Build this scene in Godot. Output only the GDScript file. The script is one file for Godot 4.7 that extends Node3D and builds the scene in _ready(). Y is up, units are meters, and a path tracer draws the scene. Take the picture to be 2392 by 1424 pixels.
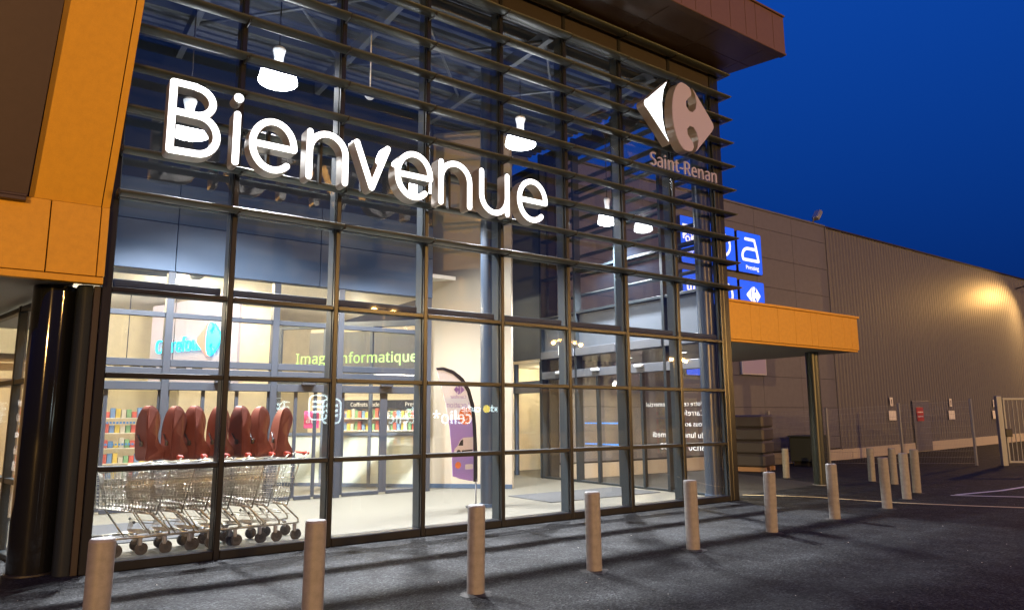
extends Node3D
# Glass entrance hall of a supermarket at blue hour. x runs along the glass front, y up, z towards the car park; metres.

var mats := {}
var used := {}
var cache := {}
var rng := RandomNumberGenerator.new()

const MX := [0.03, 1.5, 3.0, 4.5, 6.0, 7.5, 9.0, 10.5, 11.93]
const TY := [0.12, 1.20, 2.335, 3.40, 4.64, 5.80, 6.96, 8.11, 9.24]

# ------------------------------------------------------------------ helpers
func lin(r: float, g: float, b: float, a := 1.0) -> Color:
	var c := Color(r, g, b).linear_to_srgb()
	c.a = a
	return c

func mat(key: String, c: Color, rough := 0.6, metal := 0.0, emit := 0.0, emit_color := Color.BLACK) -> StandardMaterial3D:
	if mats.has(key):
		return mats[key]
	var m := StandardMaterial3D.new()
	m.resource_name = key
	m.albedo_color = c
	m.roughness = rough
	m.metallic = metal
	if emit > 0.0:
		m.emission_enabled = true
		m.emission = c if emit_color == Color.BLACK else emit_color
		m.emission_energy_multiplier = emit
	mats[key] = m
	return m

func grain(m: StandardMaterial3D, tex: Texture2D, scale: float, world := true) -> StandardMaterial3D:
	m.albedo_texture = tex
	m.uv1_triplanar = true
	m.uv1_world_triplanar = world
	m.uv1_scale = Vector3(scale, scale, scale)
	return m

func noise_tex(seed_: int, size: int, freq: float, lo: float, hi: float, speck := 0.0, oct := 4) -> ImageTexture:
	var n := FastNoiseLite.new()
	n.seed = seed_
	n.frequency = freq
	n.fractal_octaves = oct
	var src := n.get_seamless_image(size, size)
	var im := Image.create(size, size, false, Image.FORMAT_RGB8)
	var r := RandomNumberGenerator.new()
	r.seed = seed_ * 7 + 1
	for y in size:
		for x in size:
			var v: float = lerpf(lo, hi, src.get_pixel(x, y).r)
			if speck > 0.0:
				v *= 1.0 + speck * r.randf_range(-1.0, 1.0)
			v = clampf(v, 0.0, 1.0)
			im.set_pixel(x, y, Color(v, v, v))
	im.generate_mipmaps()
	return ImageTexture.create_from_image(im)

func asphalt_tex() -> ImageTexture:
	# stones of a few sizes in dark binder, with faint wider patches
	var size := 1024
	var n1 := FastNoiseLite.new()
	n1.seed = 21
	n1.noise_type = FastNoiseLite.TYPE_CELLULAR
	n1.cellular_return_type = FastNoiseLite.RETURN_CELL_VALUE
	n1.frequency = 0.14
	var n2 := FastNoiseLite.new()
	n2.seed = 22
	n2.frequency = 0.006
	n2.fractal_octaves = 4
	var a := n1.get_seamless_image(size, size)
	var b := n2.get_seamless_image(size, size)
	var im := Image.create(size, size, false, Image.FORMAT_RGB8)
	var r := RandomNumberGenerator.new()
	r.seed = 77
	for y in size:
		for x in size:
			var c: float = a.get_pixel(x, y).r
			var v := 0.22 + 0.62 * c * c + 0.22 * (b.get_pixel(x, y).r - 0.5)
			if c > 0.93:
				v += 0.2
			v *= 0.88 + 0.24 * r.randf()
			var t := 0.03 * (c - 0.5)
			im.set_pixel(x, y, Color(clampf(v + t, 0, 1), clampf(v, 0, 1), clampf(v - t, 0, 1)))
	im.generate_mipmaps()
	return ImageTexture.create_from_image(im)

func numbered(n: String) -> String:
	var k: int = used.get(n, 0)
	used[n] = k + 1
	return n if k == 0 else "%s_%03d" % [n, k]

func tag(o: Node3D, label: String, category: String, group := "") -> Node3D:
	o.set_meta("label", label)
	o.set_meta("category", category)
	if group != "":
		o.set_meta("group", group)
	return o

func thing(called: String, label: String, category: String, at := Vector3.ZERO, turn := 0.0, group := "") -> Node3D:
	var o := Node3D.new()
	o.name = numbered(called)
	add_child(o)
	o.position = at
	o.rotation.y = turn
	return tag(o, label, category, group)

func part(parent: Node3D, called: String, mesh: Mesh, m: Material, at := Vector3.ZERO, basis_ := Basis.IDENTITY) -> MeshInstance3D:
	var o := MeshInstance3D.new()
	o.name = called if parent != self else numbered(called)
	o.mesh = mesh
	o.material_override = m
	parent.add_child(o, true)
	o.transform = Transform3D(basis_, at)
	return o

func structure(called: String, mesh: Mesh, m: Material, at := Vector3.ZERO) -> MeshInstance3D:
	var o := part(self, called, mesh, m, at)
	o.set_meta("kind", "structure")
	return o

func copy(o: Node3D, label: String) -> Node3D:
	var base: String = o.name
	var c: Node3D = o.duplicate()
	c.name = numbered(base)
	add_child(c)
	c.set_meta("label", label)
	return c

func tri(st: SurfaceTool, a: Vector3, b: Vector3, c: Vector3) -> void:
	st.add_vertex(a); st.add_vertex(c); st.add_vertex(b)

func quad(st: SurfaceTool, a: Vector3, b: Vector3, c: Vector3, d: Vector3) -> void:
	# a b c d counter-clockwise seen from outside
	tri(st, a, b, c)
	tri(st, a, c, d)

func begin() -> SurfaceTool:
	var st := SurfaceTool.new()
	st.begin(Mesh.PRIMITIVE_TRIANGLES)
	st.set_smooth_group(-1)
	return st

func done(st: SurfaceTool) -> ArrayMesh:
	st.generate_normals()
	return st.commit()

func add_hexa(st: SurfaceTool, f: Array, b: Array) -> void:
	# f: front face counter-clockwise from outside, b: matching back points
	quad(st, f[0], f[1], f[2], f[3])
	quad(st, b[1], b[0], b[3], b[2])
	for k in 4:
		var j: int = (k + 1) % 4
		quad(st, f[k], b[k], b[j], f[j])

func add_box(st: SurfaceTool, lo: Vector3, hi: Vector3) -> void:
	var f := [Vector3(lo.x, lo.y, hi.z), Vector3(hi.x, lo.y, hi.z), Vector3(hi.x, hi.y, hi.z), Vector3(lo.x, hi.y, hi.z)]
	var b := []
	for p in f:
		b.append(Vector3(p.x, p.y, lo.z))
	add_hexa(st, f, b)

func hexa(f: Array, b: Array) -> ArrayMesh:
	var st := begin()
	add_hexa(st, f, b)
	return done(st)

func cbox(s: Vector3, c := 0.006) -> ArrayMesh:
	# box with chamfered edges, centred
	var key := "cb%.3f_%.3f_%.3f_%.4f" % [s.x, s.y, s.z, c]
	if cache.has(key):
		return cache[key]
	var h := s * 0.5
	c = minf(c, minf(h.x, minf(h.y, h.z)) * 0.8)
	var st := begin()
	var ax := [Vector3.RIGHT, Vector3.UP, Vector3.BACK]
	for i in 3:
		for sg in [-1.0, 1.0]:
			var n: Vector3 = ax[i] * sg
			var u: Vector3 = ax[(i + 1) % 3]
			var v: Vector3 = ax[(i + 2) % 3] * sg
			var hu: float = h[(i + 1) % 3] - c
			var hv: float = h[(i + 2) % 3] - c
			var o: Vector3 = n * h[i]
			quad(st, o - u * hu - v * hv, o + u * hu - v * hv, o + u * hu + v * hv, o - u * hu + v * hv)
	for i in 3:
		var j := (i + 1) % 3
		var k := (i + 2) % 3
		for si in [-1.0, 1.0]:
			for sj in [-1.0, 1.0]:
				var e1: Vector3 = ax[i] * si * h[i] + ax[j] * sj * (h[j] - c)
				var e2: Vector3 = ax[i] * si * (h[i] - c) + ax[j] * sj * h[j]
				var w: Vector3 = ax[k] * (h[k] - c)
				if si * sj > 0:
					quad(st, e1 - w, e2 - w, e2 + w, e1 + w)
				else:
					quad(st, e2 - w, e1 - w, e1 + w, e2 + w)
	for sx in [-1.0, 1.0]:
		for sy in [-1.0, 1.0]:
			for sz in [-1.0, 1.0]:
				var a := Vector3(sx * h.x, sy * (h.y - c), sz * (h.z - c))
				var b := Vector3(sx * (h.x - c), sy * h.y, sz * (h.z - c))
				var d := Vector3(sx * (h.x - c), sy * (h.y - c), sz * h.z)
				if sx * sy * sz > 0:
					tri(st, a, b, d)
				else:
					tri(st, a, d, b)
	var m := done(st)
	cache[key] = m
	return m

func box(parent: Node3D, called: String, lo: Vector3, hi: Vector3, m: Material, c := 0.006) -> MeshInstance3D:
	return part(parent, called, cbox((hi - lo).abs(), c), m, (lo + hi) * 0.5)

func add_tube(st: SurfaceTool, pts: Array, r: float, sides := 6, closed := false) -> void:
	var n := pts.size()
	var rings := []
	var up := Vector3.UP
	for i in n:
		var d: Vector3
		if closed:
			d = (pts[(i + 1) % n] - pts[(i - 1 + n) % n]).normalized()
		elif i == 0:
			d = (pts[1] - pts[0]).normalized()
		elif i == n - 1:
			d = (pts[i] - pts[i - 1]).normalized()
		else:
			d = (pts[i + 1] - pts[i - 1]).normalized()
		var ref := up if absf(d.dot(up)) < 0.95 else Vector3.RIGHT
		var a := d.cross(ref).normalized()
		var b := a.cross(d).normalized()
		var ring := []
		for k in sides:
			var t := TAU * k / sides
			ring.append(pts[i] + (a * cos(t) + b * sin(t)) * r)
		rings.append(ring)
	var last := n if closed else n - 1
	for i in last:
		var p: Array = rings[i]
		var q: Array = rings[(i + 1) % n]
		for k in sides:
			var j: int = (k + 1) % sides
			quad(st, p[k], p[j], q[j], q[k])
	if not closed:
		for k in range(1, sides - 1):
			tri(st, rings[0][0], rings[0][k + 1], rings[0][k])
			tri(st, rings[n - 1][0], rings[n - 1][k], rings[n - 1][k + 1])

func tube(pts: Array, r: float, sides := 8) -> ArrayMesh:
	var st := SurfaceTool.new()
	st.begin(Mesh.PRIMITIVE_TRIANGLES)
	st.set_smooth_group(0)
	add_tube(st, pts, r, sides)
	return done(st)

func lathe(profile: Array, sides := 32, smooth := true) -> ArrayMesh:
	# profile: Vector2(radius, y) from bottom to top
	var st := SurfaceTool.new()
	st.begin(Mesh.PRIMITIVE_TRIANGLES)
	for i in profile.size() - 1:
		var p: Vector2 = profile[i]
		var q: Vector2 = profile[i + 1]
		st.set_smooth_group(i if smooth else -1)
		for k in sides:
			var a := TAU * k / sides
			var b := TAU * (k + 1) / sides
			var p0 := Vector3(cos(a) * p.x, p.y, -sin(a) * p.x)
			var p1 := Vector3(cos(b) * p.x, p.y, -sin(b) * p.x)
			var q0 := Vector3(cos(a) * q.x, q.y, -sin(a) * q.x)
			var q1 := Vector3(cos(b) * q.x, q.y, -sin(b) * q.x)
			if p.x > 1e-5:
				tri(st, p0, p1, q1 if q.x > 1e-5 else q0)
			if q.x > 1e-5:
				tri(st, p0, q1, q0)
	return done(st)

# shapes in the x-y plane -------------------------------------------------
func strokes(lines: Array, w: float) -> Array:
	var polys := []
	for l in lines:
		var p := PackedVector2Array()
		for v in l:
			p.append(v * 100.0)
		for poly in Geometry2D.offset_polyline(p, w * 50.0, Geometry2D.JOIN_ROUND, Geometry2D.END_ROUND):
			polys.append(poly)
	var outers := []
	var holes := []
	for p in polys:
		if Geometry2D.is_polygon_clockwise(p):
			holes.append(p)
		else:
			outers.append(p)
	var merged := []
	for p in outers:
		var cur: PackedVector2Array = p
		var keep := []
		for q in merged:
			var u := Geometry2D.merge_polygons(cur, q)
			var outs := []
			for x in u:
				if Geometry2D.is_polygon_clockwise(x):
					holes.append(x)
				else:
					outs.append(x)
			if outs.size() == 1:
				cur = outs[0]
			else:
				keep.append(q)
		keep.append(cur)
		merged = keep
	# drop parts of holes that other strokes fill
	var real := []
	for h in holes:
		var rest := [h]
		for p in outers:
			var inside := []
			for r in rest:
				# strokes without their own hole cover
				var own := false
				for v in h:
					if Geometry2D.is_point_in_polygon(v, p):
						own = true
				if own:
					inside.append(r)
				else:
					inside.append(r)
			rest = inside
		real.append_array(rest)
	var out := {"outer": [], "hole": []}
	for p in merged:
		out.outer.append(down(p))
	for p in real:
		out.hole.append(down(p))
	return [out]

func down(p: PackedVector2Array) -> PackedVector2Array:
	var r := PackedVector2Array()
	for v in p:
		r.append(v * 0.01)
	return r

func arc(c: Vector2, rx: float, ry: float, a0: float, a1: float, n := 14) -> Array:
	var out := []
	for i in n + 1:
		var t := deg_to_rad(lerpf(a0, a1, float(i) / n))
		out.append(c + Vector2(cos(t) * rx, sin(t) * ry))
	return out

func cap_tris(shape: Dictionary) -> Array:
	# triangles (Vector2 triples) of outers minus holes
	var out := []
	for o in shape.outer:
		var cuts := [-1e4]
		for h in shape.hole:
			var lo := INF
			var hi := -INF
			for v in h:
				lo = minf(lo, v.x); hi = maxf(hi, v.x)
			cuts.append((lo + hi) * 0.5)
		cuts.append(1e4)
		cuts.sort()
		for i in cuts.size() - 1:
			var pieces := [o]
			if cuts.size() > 2:
				if cuts[i + 1] - cuts[i] < 1e-4:
					continue
				var rect := PackedVector2Array([Vector2(cuts[i], -1e4) * 100.0, Vector2(cuts[i + 1], -1e4) * 100.0, Vector2(cuts[i + 1], 1e4) * 100.0, Vector2(cuts[i], 1e4) * 100.0])
				pieces = []
				for q in Geometry2D.intersect_polygons(up100(o), rect):
					pieces.append(q)
				for h in shape.hole:
					var nx := []
					for q in pieces:
						for z in Geometry2D.clip_polygons(q, up100(h)):
							nx.append(z)
					pieces = nx
				var back := []
				for q in pieces:
					back.append(down(q))
				pieces = back
			for q in pieces:
				var id := Geometry2D.triangulate_polygon(q)
				for k in range(0, id.size(), 3):
					out.append([q[id[k]], q[id[k + 1]], q[id[k + 2]]])
	return out

func up100(p: PackedVector2Array) -> PackedVector2Array:
	var r := PackedVector2Array()
	for v in p:
		r.append(v * 100.0)
	return r

func extrude(shape: Dictionary, z0: float, z1: float, sides := true) -> ArrayMesh:
	var st := begin()
	for t in cap_tris(shape):
		var a: Vector2 = t[0]
		var b: Vector2 = t[1]
		var c: Vector2 = t[2]
		if (b - a).cross(c - a) < 0:
			var s := b; b = c; c = s
		tri(st, Vector3(a.x, a.y, z1), Vector3(b.x, b.y, z1), Vector3(c.x, c.y, z1))
		if sides:
			tri(st, Vector3(a.x, a.y, z0), Vector3(c.x, c.y, z0), Vector3(b.x, b.y, z0))
	if sides:
		for set_ in [shape.outer, shape.hole]:
			for p in set_:
				for i in p.size():
					var a: Vector2 = p[i]
					var b: Vector2 = p[(i + 1) % p.size()]
					quad(st, Vector3(a.x, a.y, z0), Vector3(b.x, b.y, z0), Vector3(b.x, b.y, z1), Vector3(a.x, a.y, z1))
	return done(st)

func poly(pts: Array) -> Dictionary:
	var p := PackedVector2Array(pts)
	if Geometry2D.is_polygon_clockwise(p):
		p.reverse()
	return {"outer": [p], "hole": []}

func rounded(w: float, h: float, r: float) -> Dictionary:
	var pts := []
	pts.append_array(arc(Vector2(w / 2 - r, h / 2 - r), r, r, 0, 90, 5))
	pts.append_array(arc(Vector2(-w / 2 + r, h / 2 - r), r, r, 90, 180, 5))
	pts.append_array(arc(Vector2(-w / 2 + r, -h / 2 + r), r, r, 180, 270, 5))
	pts.append_array(arc(Vector2(w / 2 - r, -h / 2 + r), r, r, 270, 360, 5))
	return poly(pts)

func smooth_closed(pts: Array, n := 4) -> Array:
	var out := []
	var m := pts.size()
	for i in m:
		var p0: Vector2 = pts[(i - 1 + m) % m]
		var p1: Vector2 = pts[i]
		var p2: Vector2 = pts[(i + 1) % m]
		var p3: Vector2 = pts[(i + 2) % m]
		for k in n:
			out.append(p1.cubic_interpolate(p2, p0, p3, float(k) / n))
	return out

var font: Font
func text_mesh(t: String, h: float, depth: float) -> TextMesh:
	# h: height of a capital
	var key := "tx%s_%.3f_%.4f" % [t, h, depth]
	if cache.has(key):
		return cache[key]
	var m := TextMesh.new()
	m.text = t
	m.font = font
	m.font_size = 64
	m.pixel_size = h / (64.0 * 0.714)
	m.depth = depth
	m.curve_step = 1.0
	m.horizontal_alignment = HORIZONTAL_ALIGNMENT_LEFT
	m.vertical_alignment = VERTICAL_ALIGNMENT_BOTTOM
	cache[key] = m
	return m

func baseline(h: float) -> float:
	return font.get_descent(64) * h / (64.0 * 0.714)

func write(parent: Node3D, called: String, t: String, h: float, depth: float, m: Material, at: Vector3, b := Basis.IDENTITY) -> MeshInstance3D:
	return part(parent, called, text_mesh(t, h, depth), m, at - b.y * baseline(h), b)

func letters(parent: Node3D, t: String, h: float, depth: float, m: Material, at: Vector3, b := Basis.IDENTITY, squeeze := 1.0) -> void:
	var x := 0.0
	var px := h / (64.0 * 0.714)
	for ch in t:
		if ch != " ":
			write(parent, "letter", ch, h, depth, m, at + b.x * x, b)
		x += font.get_string_size(ch, HORIZONTAL_ALIGNMENT_LEFT, -1, 64).x * px * squeeze

func omni(parent: Node3D, at: Vector3, c: Color, e: float, size := 0.15) -> void:
	var l := OmniLight3D.new()
	l.name = "light"
	l.light_color = c
	l.light_energy = e
	l.light_size = size
	l.omni_range = 90.0
	l.omni_attenuation = 2.0
	l.shadow_enabled = true
	parent.add_child(l, true)
	l.position = at

func spot(parent: Node3D, at: Vector3, towards: Vector3, c: Color, e: float, angle: float, size := 0.15, soft := 0.6) -> void:
	var l := SpotLight3D.new()
	l.name = "light"
	l.light_color = c
	l.light_energy = e
	l.light_size = size
	l.spot_range = 90.0
	l.spot_attenuation = 2.0
	l.spot_angle = angle
	l.spot_angle_attenuation = soft
	l.shadow_enabled = true
	parent.add_child(l, true)
	l.position = at
	var up := Vector3.UP if absf(towards.normalized().y) < 0.95 else Vector3.FORWARD
	l.basis = Basis.looking_at(towards.normalized(), up)

func area(parent: Node3D, at: Vector3, towards: Vector3, size: Vector2, c: Color, e: float) -> void:
	var l := AreaLight3D.new()
	l.name = "light"
	l.light_color = c
	l.light_energy = e
	l.area_size = size
	l.shadow_enabled = true
	parent.add_child(l, true)
	l.position = at
	var up := Vector3.UP if absf(towards.normalized().y) < 0.95 else Vector3.FORWARD
	l.basis = Basis.looking_at(towards.normalized(), up)

# ------------------------------------------------------------------ camera, sky, exposure
const SODIUM := Color(1.0, 0.76, 0.42)
const WHITE_LAMP := Color(0.97, 0.98, 1.0)
const WARM_LAMP := Color(1.0, 0.93, 0.77)

func view_and_sky() -> void:
	var cam := Camera3D.new()
	cam.name = "camera"
	cam.fov = 46.43
	cam.near = 0.05
	cam.far = 400.0
	add_child(cam)
	cam.position = Vector3(-0.903, 1.79, 9.97)
	cam.rotation = Vector3(deg_to_rad(8.967), deg_to_rad(-35.437), deg_to_rad(-0.361))
	cam.current = true
	var env := Environment.new()
	env.background_mode = Environment.BG_SKY
	var sm := ProceduralSkyMaterial.new()
	sm.sky_top_color = Color8(16, 80, 188)
	sm.sky_horizon_color = Color8(2, 20, 72)
	sm.sky_curve = 0.4
	sm.ground_bottom_color = Color8(10, 14, 26)
	sm.ground_horizon_color = Color8(12, 30, 70)
	sm.sun_angle_max = 1.0
	var sky := Sky.new()
	sky.sky_material = sm
	env.sky = sky
	env.background_energy_multiplier = 1.0
	env.tonemap_mode = Environment.TONE_MAPPER_LINEAR
	env.tonemap_exposure = 1.0
	env.sdfgi_enabled = true
	env.ssao_enabled = true
	env.ssil_enabled = true
	var we := WorldEnvironment.new()
	we.name = "environment"
	we.environment = env
	add_child(we)

func materials() -> void:
	var fine := noise_tex(3, 256, 0.02, 0.93, 1.0, 0.05)
	var asphalt := asphalt_tex()
	grain(mat("asphalt", lin(0.138, 0.148, 0.16), 0.74), asphalt, 0.28)
	mats.asphalt.metallic_specular = 0.28
	mats.asphalt.normal_enabled = true
	var nim := noise_tex(6, 512, 0.2, 0.0, 1.0, 0.4, 2).get_image()
	nim.clear_mipmaps()
	nim.convert(Image.FORMAT_RGBA8)
	nim.bump_map_to_normal_map(3.0)
	mats.asphalt.normal_texture = ImageTexture.create_from_image(nim)
	mats.asphalt.normal_scale = 0.8
	grain(mat("paving", lin(0.16, 0.155, 0.15), 0.7), asphalt, 0.8)
	mat("paint_white", lin(0.62, 0.62, 0.6), 0.6)
	mat("paint_yellow", lin(0.6, 0.48, 0.26), 0.6)
	grain(mat("bollard", lin(0.25, 0.245, 0.24), 0.5), noise_tex(9, 256, 0.03, 0.86, 1.02, 0.06), 1.5, false)
	mat("frame_out", lin(0.013, 0.014, 0.016), 0.3, 0.2)
	mat("frame_in", lin(0.012, 0.017, 0.02), 0.45, 0.0)
	mats.frame_in.metallic_specular = 0.35
	mat("blade", lin(0.062, 0.072, 0.066), 0.4, 0.25)
	mat("bracket", lin(0.02, 0.02, 0.02), 0.5, 0.3)
	var gl := mat("glass", Color(0.42, 0.5, 0.62, 0.01), 0.01)
	gl.transparency = BaseMaterial3D.TRANSPARENCY_ALPHA
	var fg := mat("film_glass", Color(0.75, 0.78, 0.72, 0.55), 0.2)
	fg.transparency = BaseMaterial3D.TRANSPARENCY_ALPHA
	grain(mat("orange", lin(0.62, 0.335, 0.022), 0.42, 0.1), fine, 1.3)
	grain(mat("roof_brown", lin(0.135, 0.076, 0.04), 0.45, 0.1), fine, 1.3)
	grain(mat("brown", lin(0.055, 0.036, 0.033), 0.45, 0.1), fine, 1.3)
	grain(mat("dark_panel", lin(0.025, 0.019, 0.017), 0.45, 0.1), fine, 1.3)
	mat("black_gloss", lin(0.008, 0.009, 0.011), 0.07, 0.0)
	mat("gap", lin(0.012, 0.01, 0.009), 0.9)
	mat("letter_side", lin(0.42, 0.38, 0.34), 0.35, 0.5)
	mat("letter_face", lin(0.9, 0.95, 1.0), 0.4, 0.0, 2.6, lin(0.85, 0.95, 1.0))
	mat("logo_face", lin(0.37, 0.36, 0.54), 0.5)
	grain(mat("clad", lin(0.125, 0.13, 0.165), 0.55, 0.1), fine, 0.6)
	grain(mat("clad_rib", lin(0.11, 0.114, 0.145), 0.5, 0.15), fine, 0.6)
	mat("concrete", lin(0.4, 0.37, 0.33), 0.85)
	mat("steel", lin(0.32, 0.33, 0.35), 0.4, 0.6)
	mat("galv", lin(0.26, 0.28, 0.31), 0.5, 0.5)
	mat("chrome", lin(0.44, 0.42, 0.36), 0.3, 0.8)
	mat("rubber", lin(0.03, 0.03, 0.032), 0.7)
	mat("black_plastic", lin(0.02, 0.02, 0.022), 0.45)
	mat("red_seat", lin(0.135, 0.034, 0.02), 0.42)
	mat("red_plastic", lin(0.4, 0.05, 0.03), 0.35)
	mat("white_plastic", lin(0.75, 0.75, 0.73), 0.4)
	grain(mat("floor_tile", lin(0.072, 0.068, 0.052), 0.5), fine, 0.8)
	mat("mat_grey", lin(0.022, 0.024, 0.026), 0.9)
	grain(mat("cream", lin(0.70, 0.64, 0.50), 0.7), fine, 0.4)
	mat("ceiling_white", lin(0.72, 0.69, 0.6), 0.8)
	mat("beige", lin(0.215, 0.185, 0.135), 0.7)
	mat("navy", lin(0.036, 0.053, 0.08), 0.42, 0.0)
	mats.navy.metallic_specular = 0.3
	mat("partition_frame", lin(0.016, 0.02, 0.027), 0.45)
	mat("deck", lin(0.05, 0.06, 0.085), 0.5, 0.2)
	mat("beam", lin(0.085, 0.094, 0.11), 0.5, 0.1)
	mat("column", lin(0.022, 0.03, 0.042), 0.3, 0.0)
	mat("canopy_column", lin(0.016, 0.024, 0.027), 0.35, 0.0)
	mat("grey_panel", lin(0.065, 0.08, 0.1), 0.5)
	mat("upper_grey", lin(0.014, 0.02, 0.03), 0.5)
	mats.upper_grey.metallic_specular = 0.25
	mat("lamp_glow", lin(1, 1, 1), 0.5, 0.0, 22.0, lin(0.93, 0.97, 1.0))
	mat("lamp_body", lin(0.62, 0.66, 0.7), 0.4)
	mat("downlight", lin(1, 1, 1), 0.5, 0.0, 6.0, lin(1.0, 0.97, 0.9))
	mat("sodium_glow", lin(1, 0.6, 0.25), 0.5, 0.0, 90.0, lin(1.0, 0.5, 0.13))
	mat("blue_box", lin(0.0, 0.09, 0.75), 0.4, 0.0, 0.85, lin(0.012, 0.10, 0.95))
	mat("sign_white", lin(0.85, 0.9, 1.0), 0.4, 0.0, 1.0, lin(0.85, 0.92, 1.0))
	mat("neon_cyan", lin(0.05, 0.8, 0.85), 0.4, 0.0, 1.9, lin(0.0, 0.55, 0.85))
	mat("neon_red", lin(0.9, 0.2, 0.15), 0.4, 0.0, 1.4, lin(1.0, 0.22, 0.15))
	mat("far_sign", lin(0.8, 0.95, 1.0), 0.4, 0.0, 9.0, lin(0.65, 0.9, 1.0))
	mat("far_yellow", lin(0.9, 0.8, 0.1), 0.4, 0.0, 8.0, lin(0.9, 0.75, 0.05))
	mat("green_text", lin(0.35, 0.6, 0.2), 0.5, 0.0, 0.45, lin(0.28, 0.6, 0.12))
	mat("white_text", lin(0.75, 0.77, 0.77), 0.5)
	mat("soffit", lin(0.30, 0.29, 0.25), 0.5)
	mat("violet", lin(0.24, 0.08, 0.5), 0.6)
	mat("flag_white", lin(0.75, 0.71, 0.73), 0.7)
	mats.violet.backlight_enabled = true
	mats.violet.backlight = lin(0.5, 0.5, 0.5)
	mats.flag_white.backlight_enabled = true
	mats.flag_white.backlight = lin(0.6, 0.6, 0.6)
	mat("flag_orange", lin(0.75, 0.2, 0.05), 0.6)
	mat("flag_dark", lin(0.012, 0.014, 0.025), 0.6)
	mat("blue_dot", lin(0.05, 0.25, 0.75), 0.5)
	mat("green_bin", lin(0.035, 0.05, 0.048), 0.5, 0.2)
	mat("board", lin(0.32, 0.2, 0.12), 0.7)
	mat("pole", lin(0.1, 0.1, 0.11), 0.5, 0.4)
	mat("foliage", lin(0.03, 0.045, 0.025), 0.9)

func _ready() -> void:
	rng.seed = 11
	var sf := SystemFont.new()
	sf.font_names = PackedStringArray(["Droid Sans"])
	font = sf
	view_and_sky()
	materials()
	ground()
	litter()
	hall()
	pylon_and_left_canopy()
	roof()
	right_side()
	warehouse()
	interior()
	front_signs()
	blue_signs()
	bollards()
	trolleys()
	pendants()
	flag()
	yard()
	across_the_car_park()

# ------------------------------------------------------------------ ground
func gy(x: float, _z := 0.0) -> float:
	return maxf(0.0, (x - 27.5) * 0.0172) if x < 90 else 1.07

func ground() -> void:
	var st := begin()
	st.set_smooth_group(0)
	var xs := [-160.0, -60.0, -20.0, -8.0, 0.0, 6.0, 12.0, 18.0, 24.0, 27.5, 35.0, 45.0, 60.0, 90.0, 160.0, 260.0]
	var zs := [-120.0, -40.0, -20.0, -6.2, 0.0, 4.0, 8.0, 16.0, 40.0, 90.0, 160.0]
	for i in xs.size() - 1:
		for j in zs.size() - 1:
			var a := Vector3(xs[i], gy(xs[i]), zs[j])
			var b := Vector3(xs[i], gy(xs[i]), zs[j + 1])
			var c := Vector3(xs[i + 1], gy(xs[i + 1]), zs[j + 1])
			var d := Vector3(xs[i + 1], gy(xs[i + 1]), zs[j])
			quad(st, a, b, c, d)
	structure("ground", done(st), mats.asphalt)
	# lighter paving under the right canopy
	st = begin()
	quad(st, Vector3(12.3, 0.004, -6.2), Vector3(12.75, 0.004, -0.55), Vector3(16.9, 0.004, -0.9), Vector3(18.6, 0.004, -6.2))
	structure("footpath", done(st), mats.paving)
	line_on_ground("road_marking", [Vector2(13.05, -0.6), Vector2(13.53, 0.01), Vector2(13.89, 0.63), Vector2(14.07, 1.5), Vector2(14.28, 2.32), Vector2(14.79, 3.3), Vector2(15.32, 4.15), Vector2(16.6, 6.2)], 0.13, mats.paint_yellow)
	line_on_ground("road_marking", [Vector2(16.55, 2.32), Vector2(17.39, 3.43), Vector2(19.6, 6.3)], 0.12, mats.paint_white)
	line_on_ground("road_marking", [Vector2(16.75, 2.35), Vector2(18.51, 2.59), Vector2(19.82, 2.58), Vector2(24.0, 2.6)], 0.12, mats.paint_white)

func line_on_ground(called: String, pts: Array, w: float, m: Material) -> void:
	var st := begin()
	for i in pts.size() - 1:
		var a: Vector2 = pts[i]
		var b: Vector2 = pts[i + 1]
		var da := (b - a).normalized()
		var d0: Vector2 = da if i == 0 else (b - pts[i - 1]).normalized()
		var d1: Vector2 = da if i == pts.size() - 2 else (pts[i + 2] - a).normalized()
		var n0 := Vector2(-d0.y, d0.x) * w * 0.5
		var n1 := Vector2(-d1.y, d1.x) * w * 0.5
		var y := 0.008
		quad(st, Vector3(a.x - n0.x, y, a.y - n0.y), Vector3(a.x + n0.x, y, a.y + n0.y), Vector3(b.x + n1.x, y, b.y + n1.y), Vector3(b.x - n1.x, y, b.y - n1.y))
	structure(called, done(st), m)

func litter() -> void:
	var st := begin()
	for k in 80:
		var x := rng.randf_range(-1.5, 22.0)
		var z := rng.randf_range(0.3, 6.5)
		var q := rng.randf_range(0.004, 0.011)
		var a := rng.randf() * TAU
		var u := Vector3(cos(a), 0, sin(a)) * q
		var v := Vector3(-sin(a), 0, cos(a)) * q * rng.randf_range(0.5, 1.0)
		var p := Vector3(x, 0.002, z)
		var top := p + Vector3(0, q * 0.8, 0)
		for e in [[u, v], [v, -u], [-u, -v], [-v, u]]:
			tri(st, p + e[1], p + e[0], top)
	var o := part(self, "gravel", done(st), mats.concrete)
	o.set_meta("kind", "stuff")
	tag(o, "scattered pale grit and small stones on the dark asphalt", "gravel")

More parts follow.
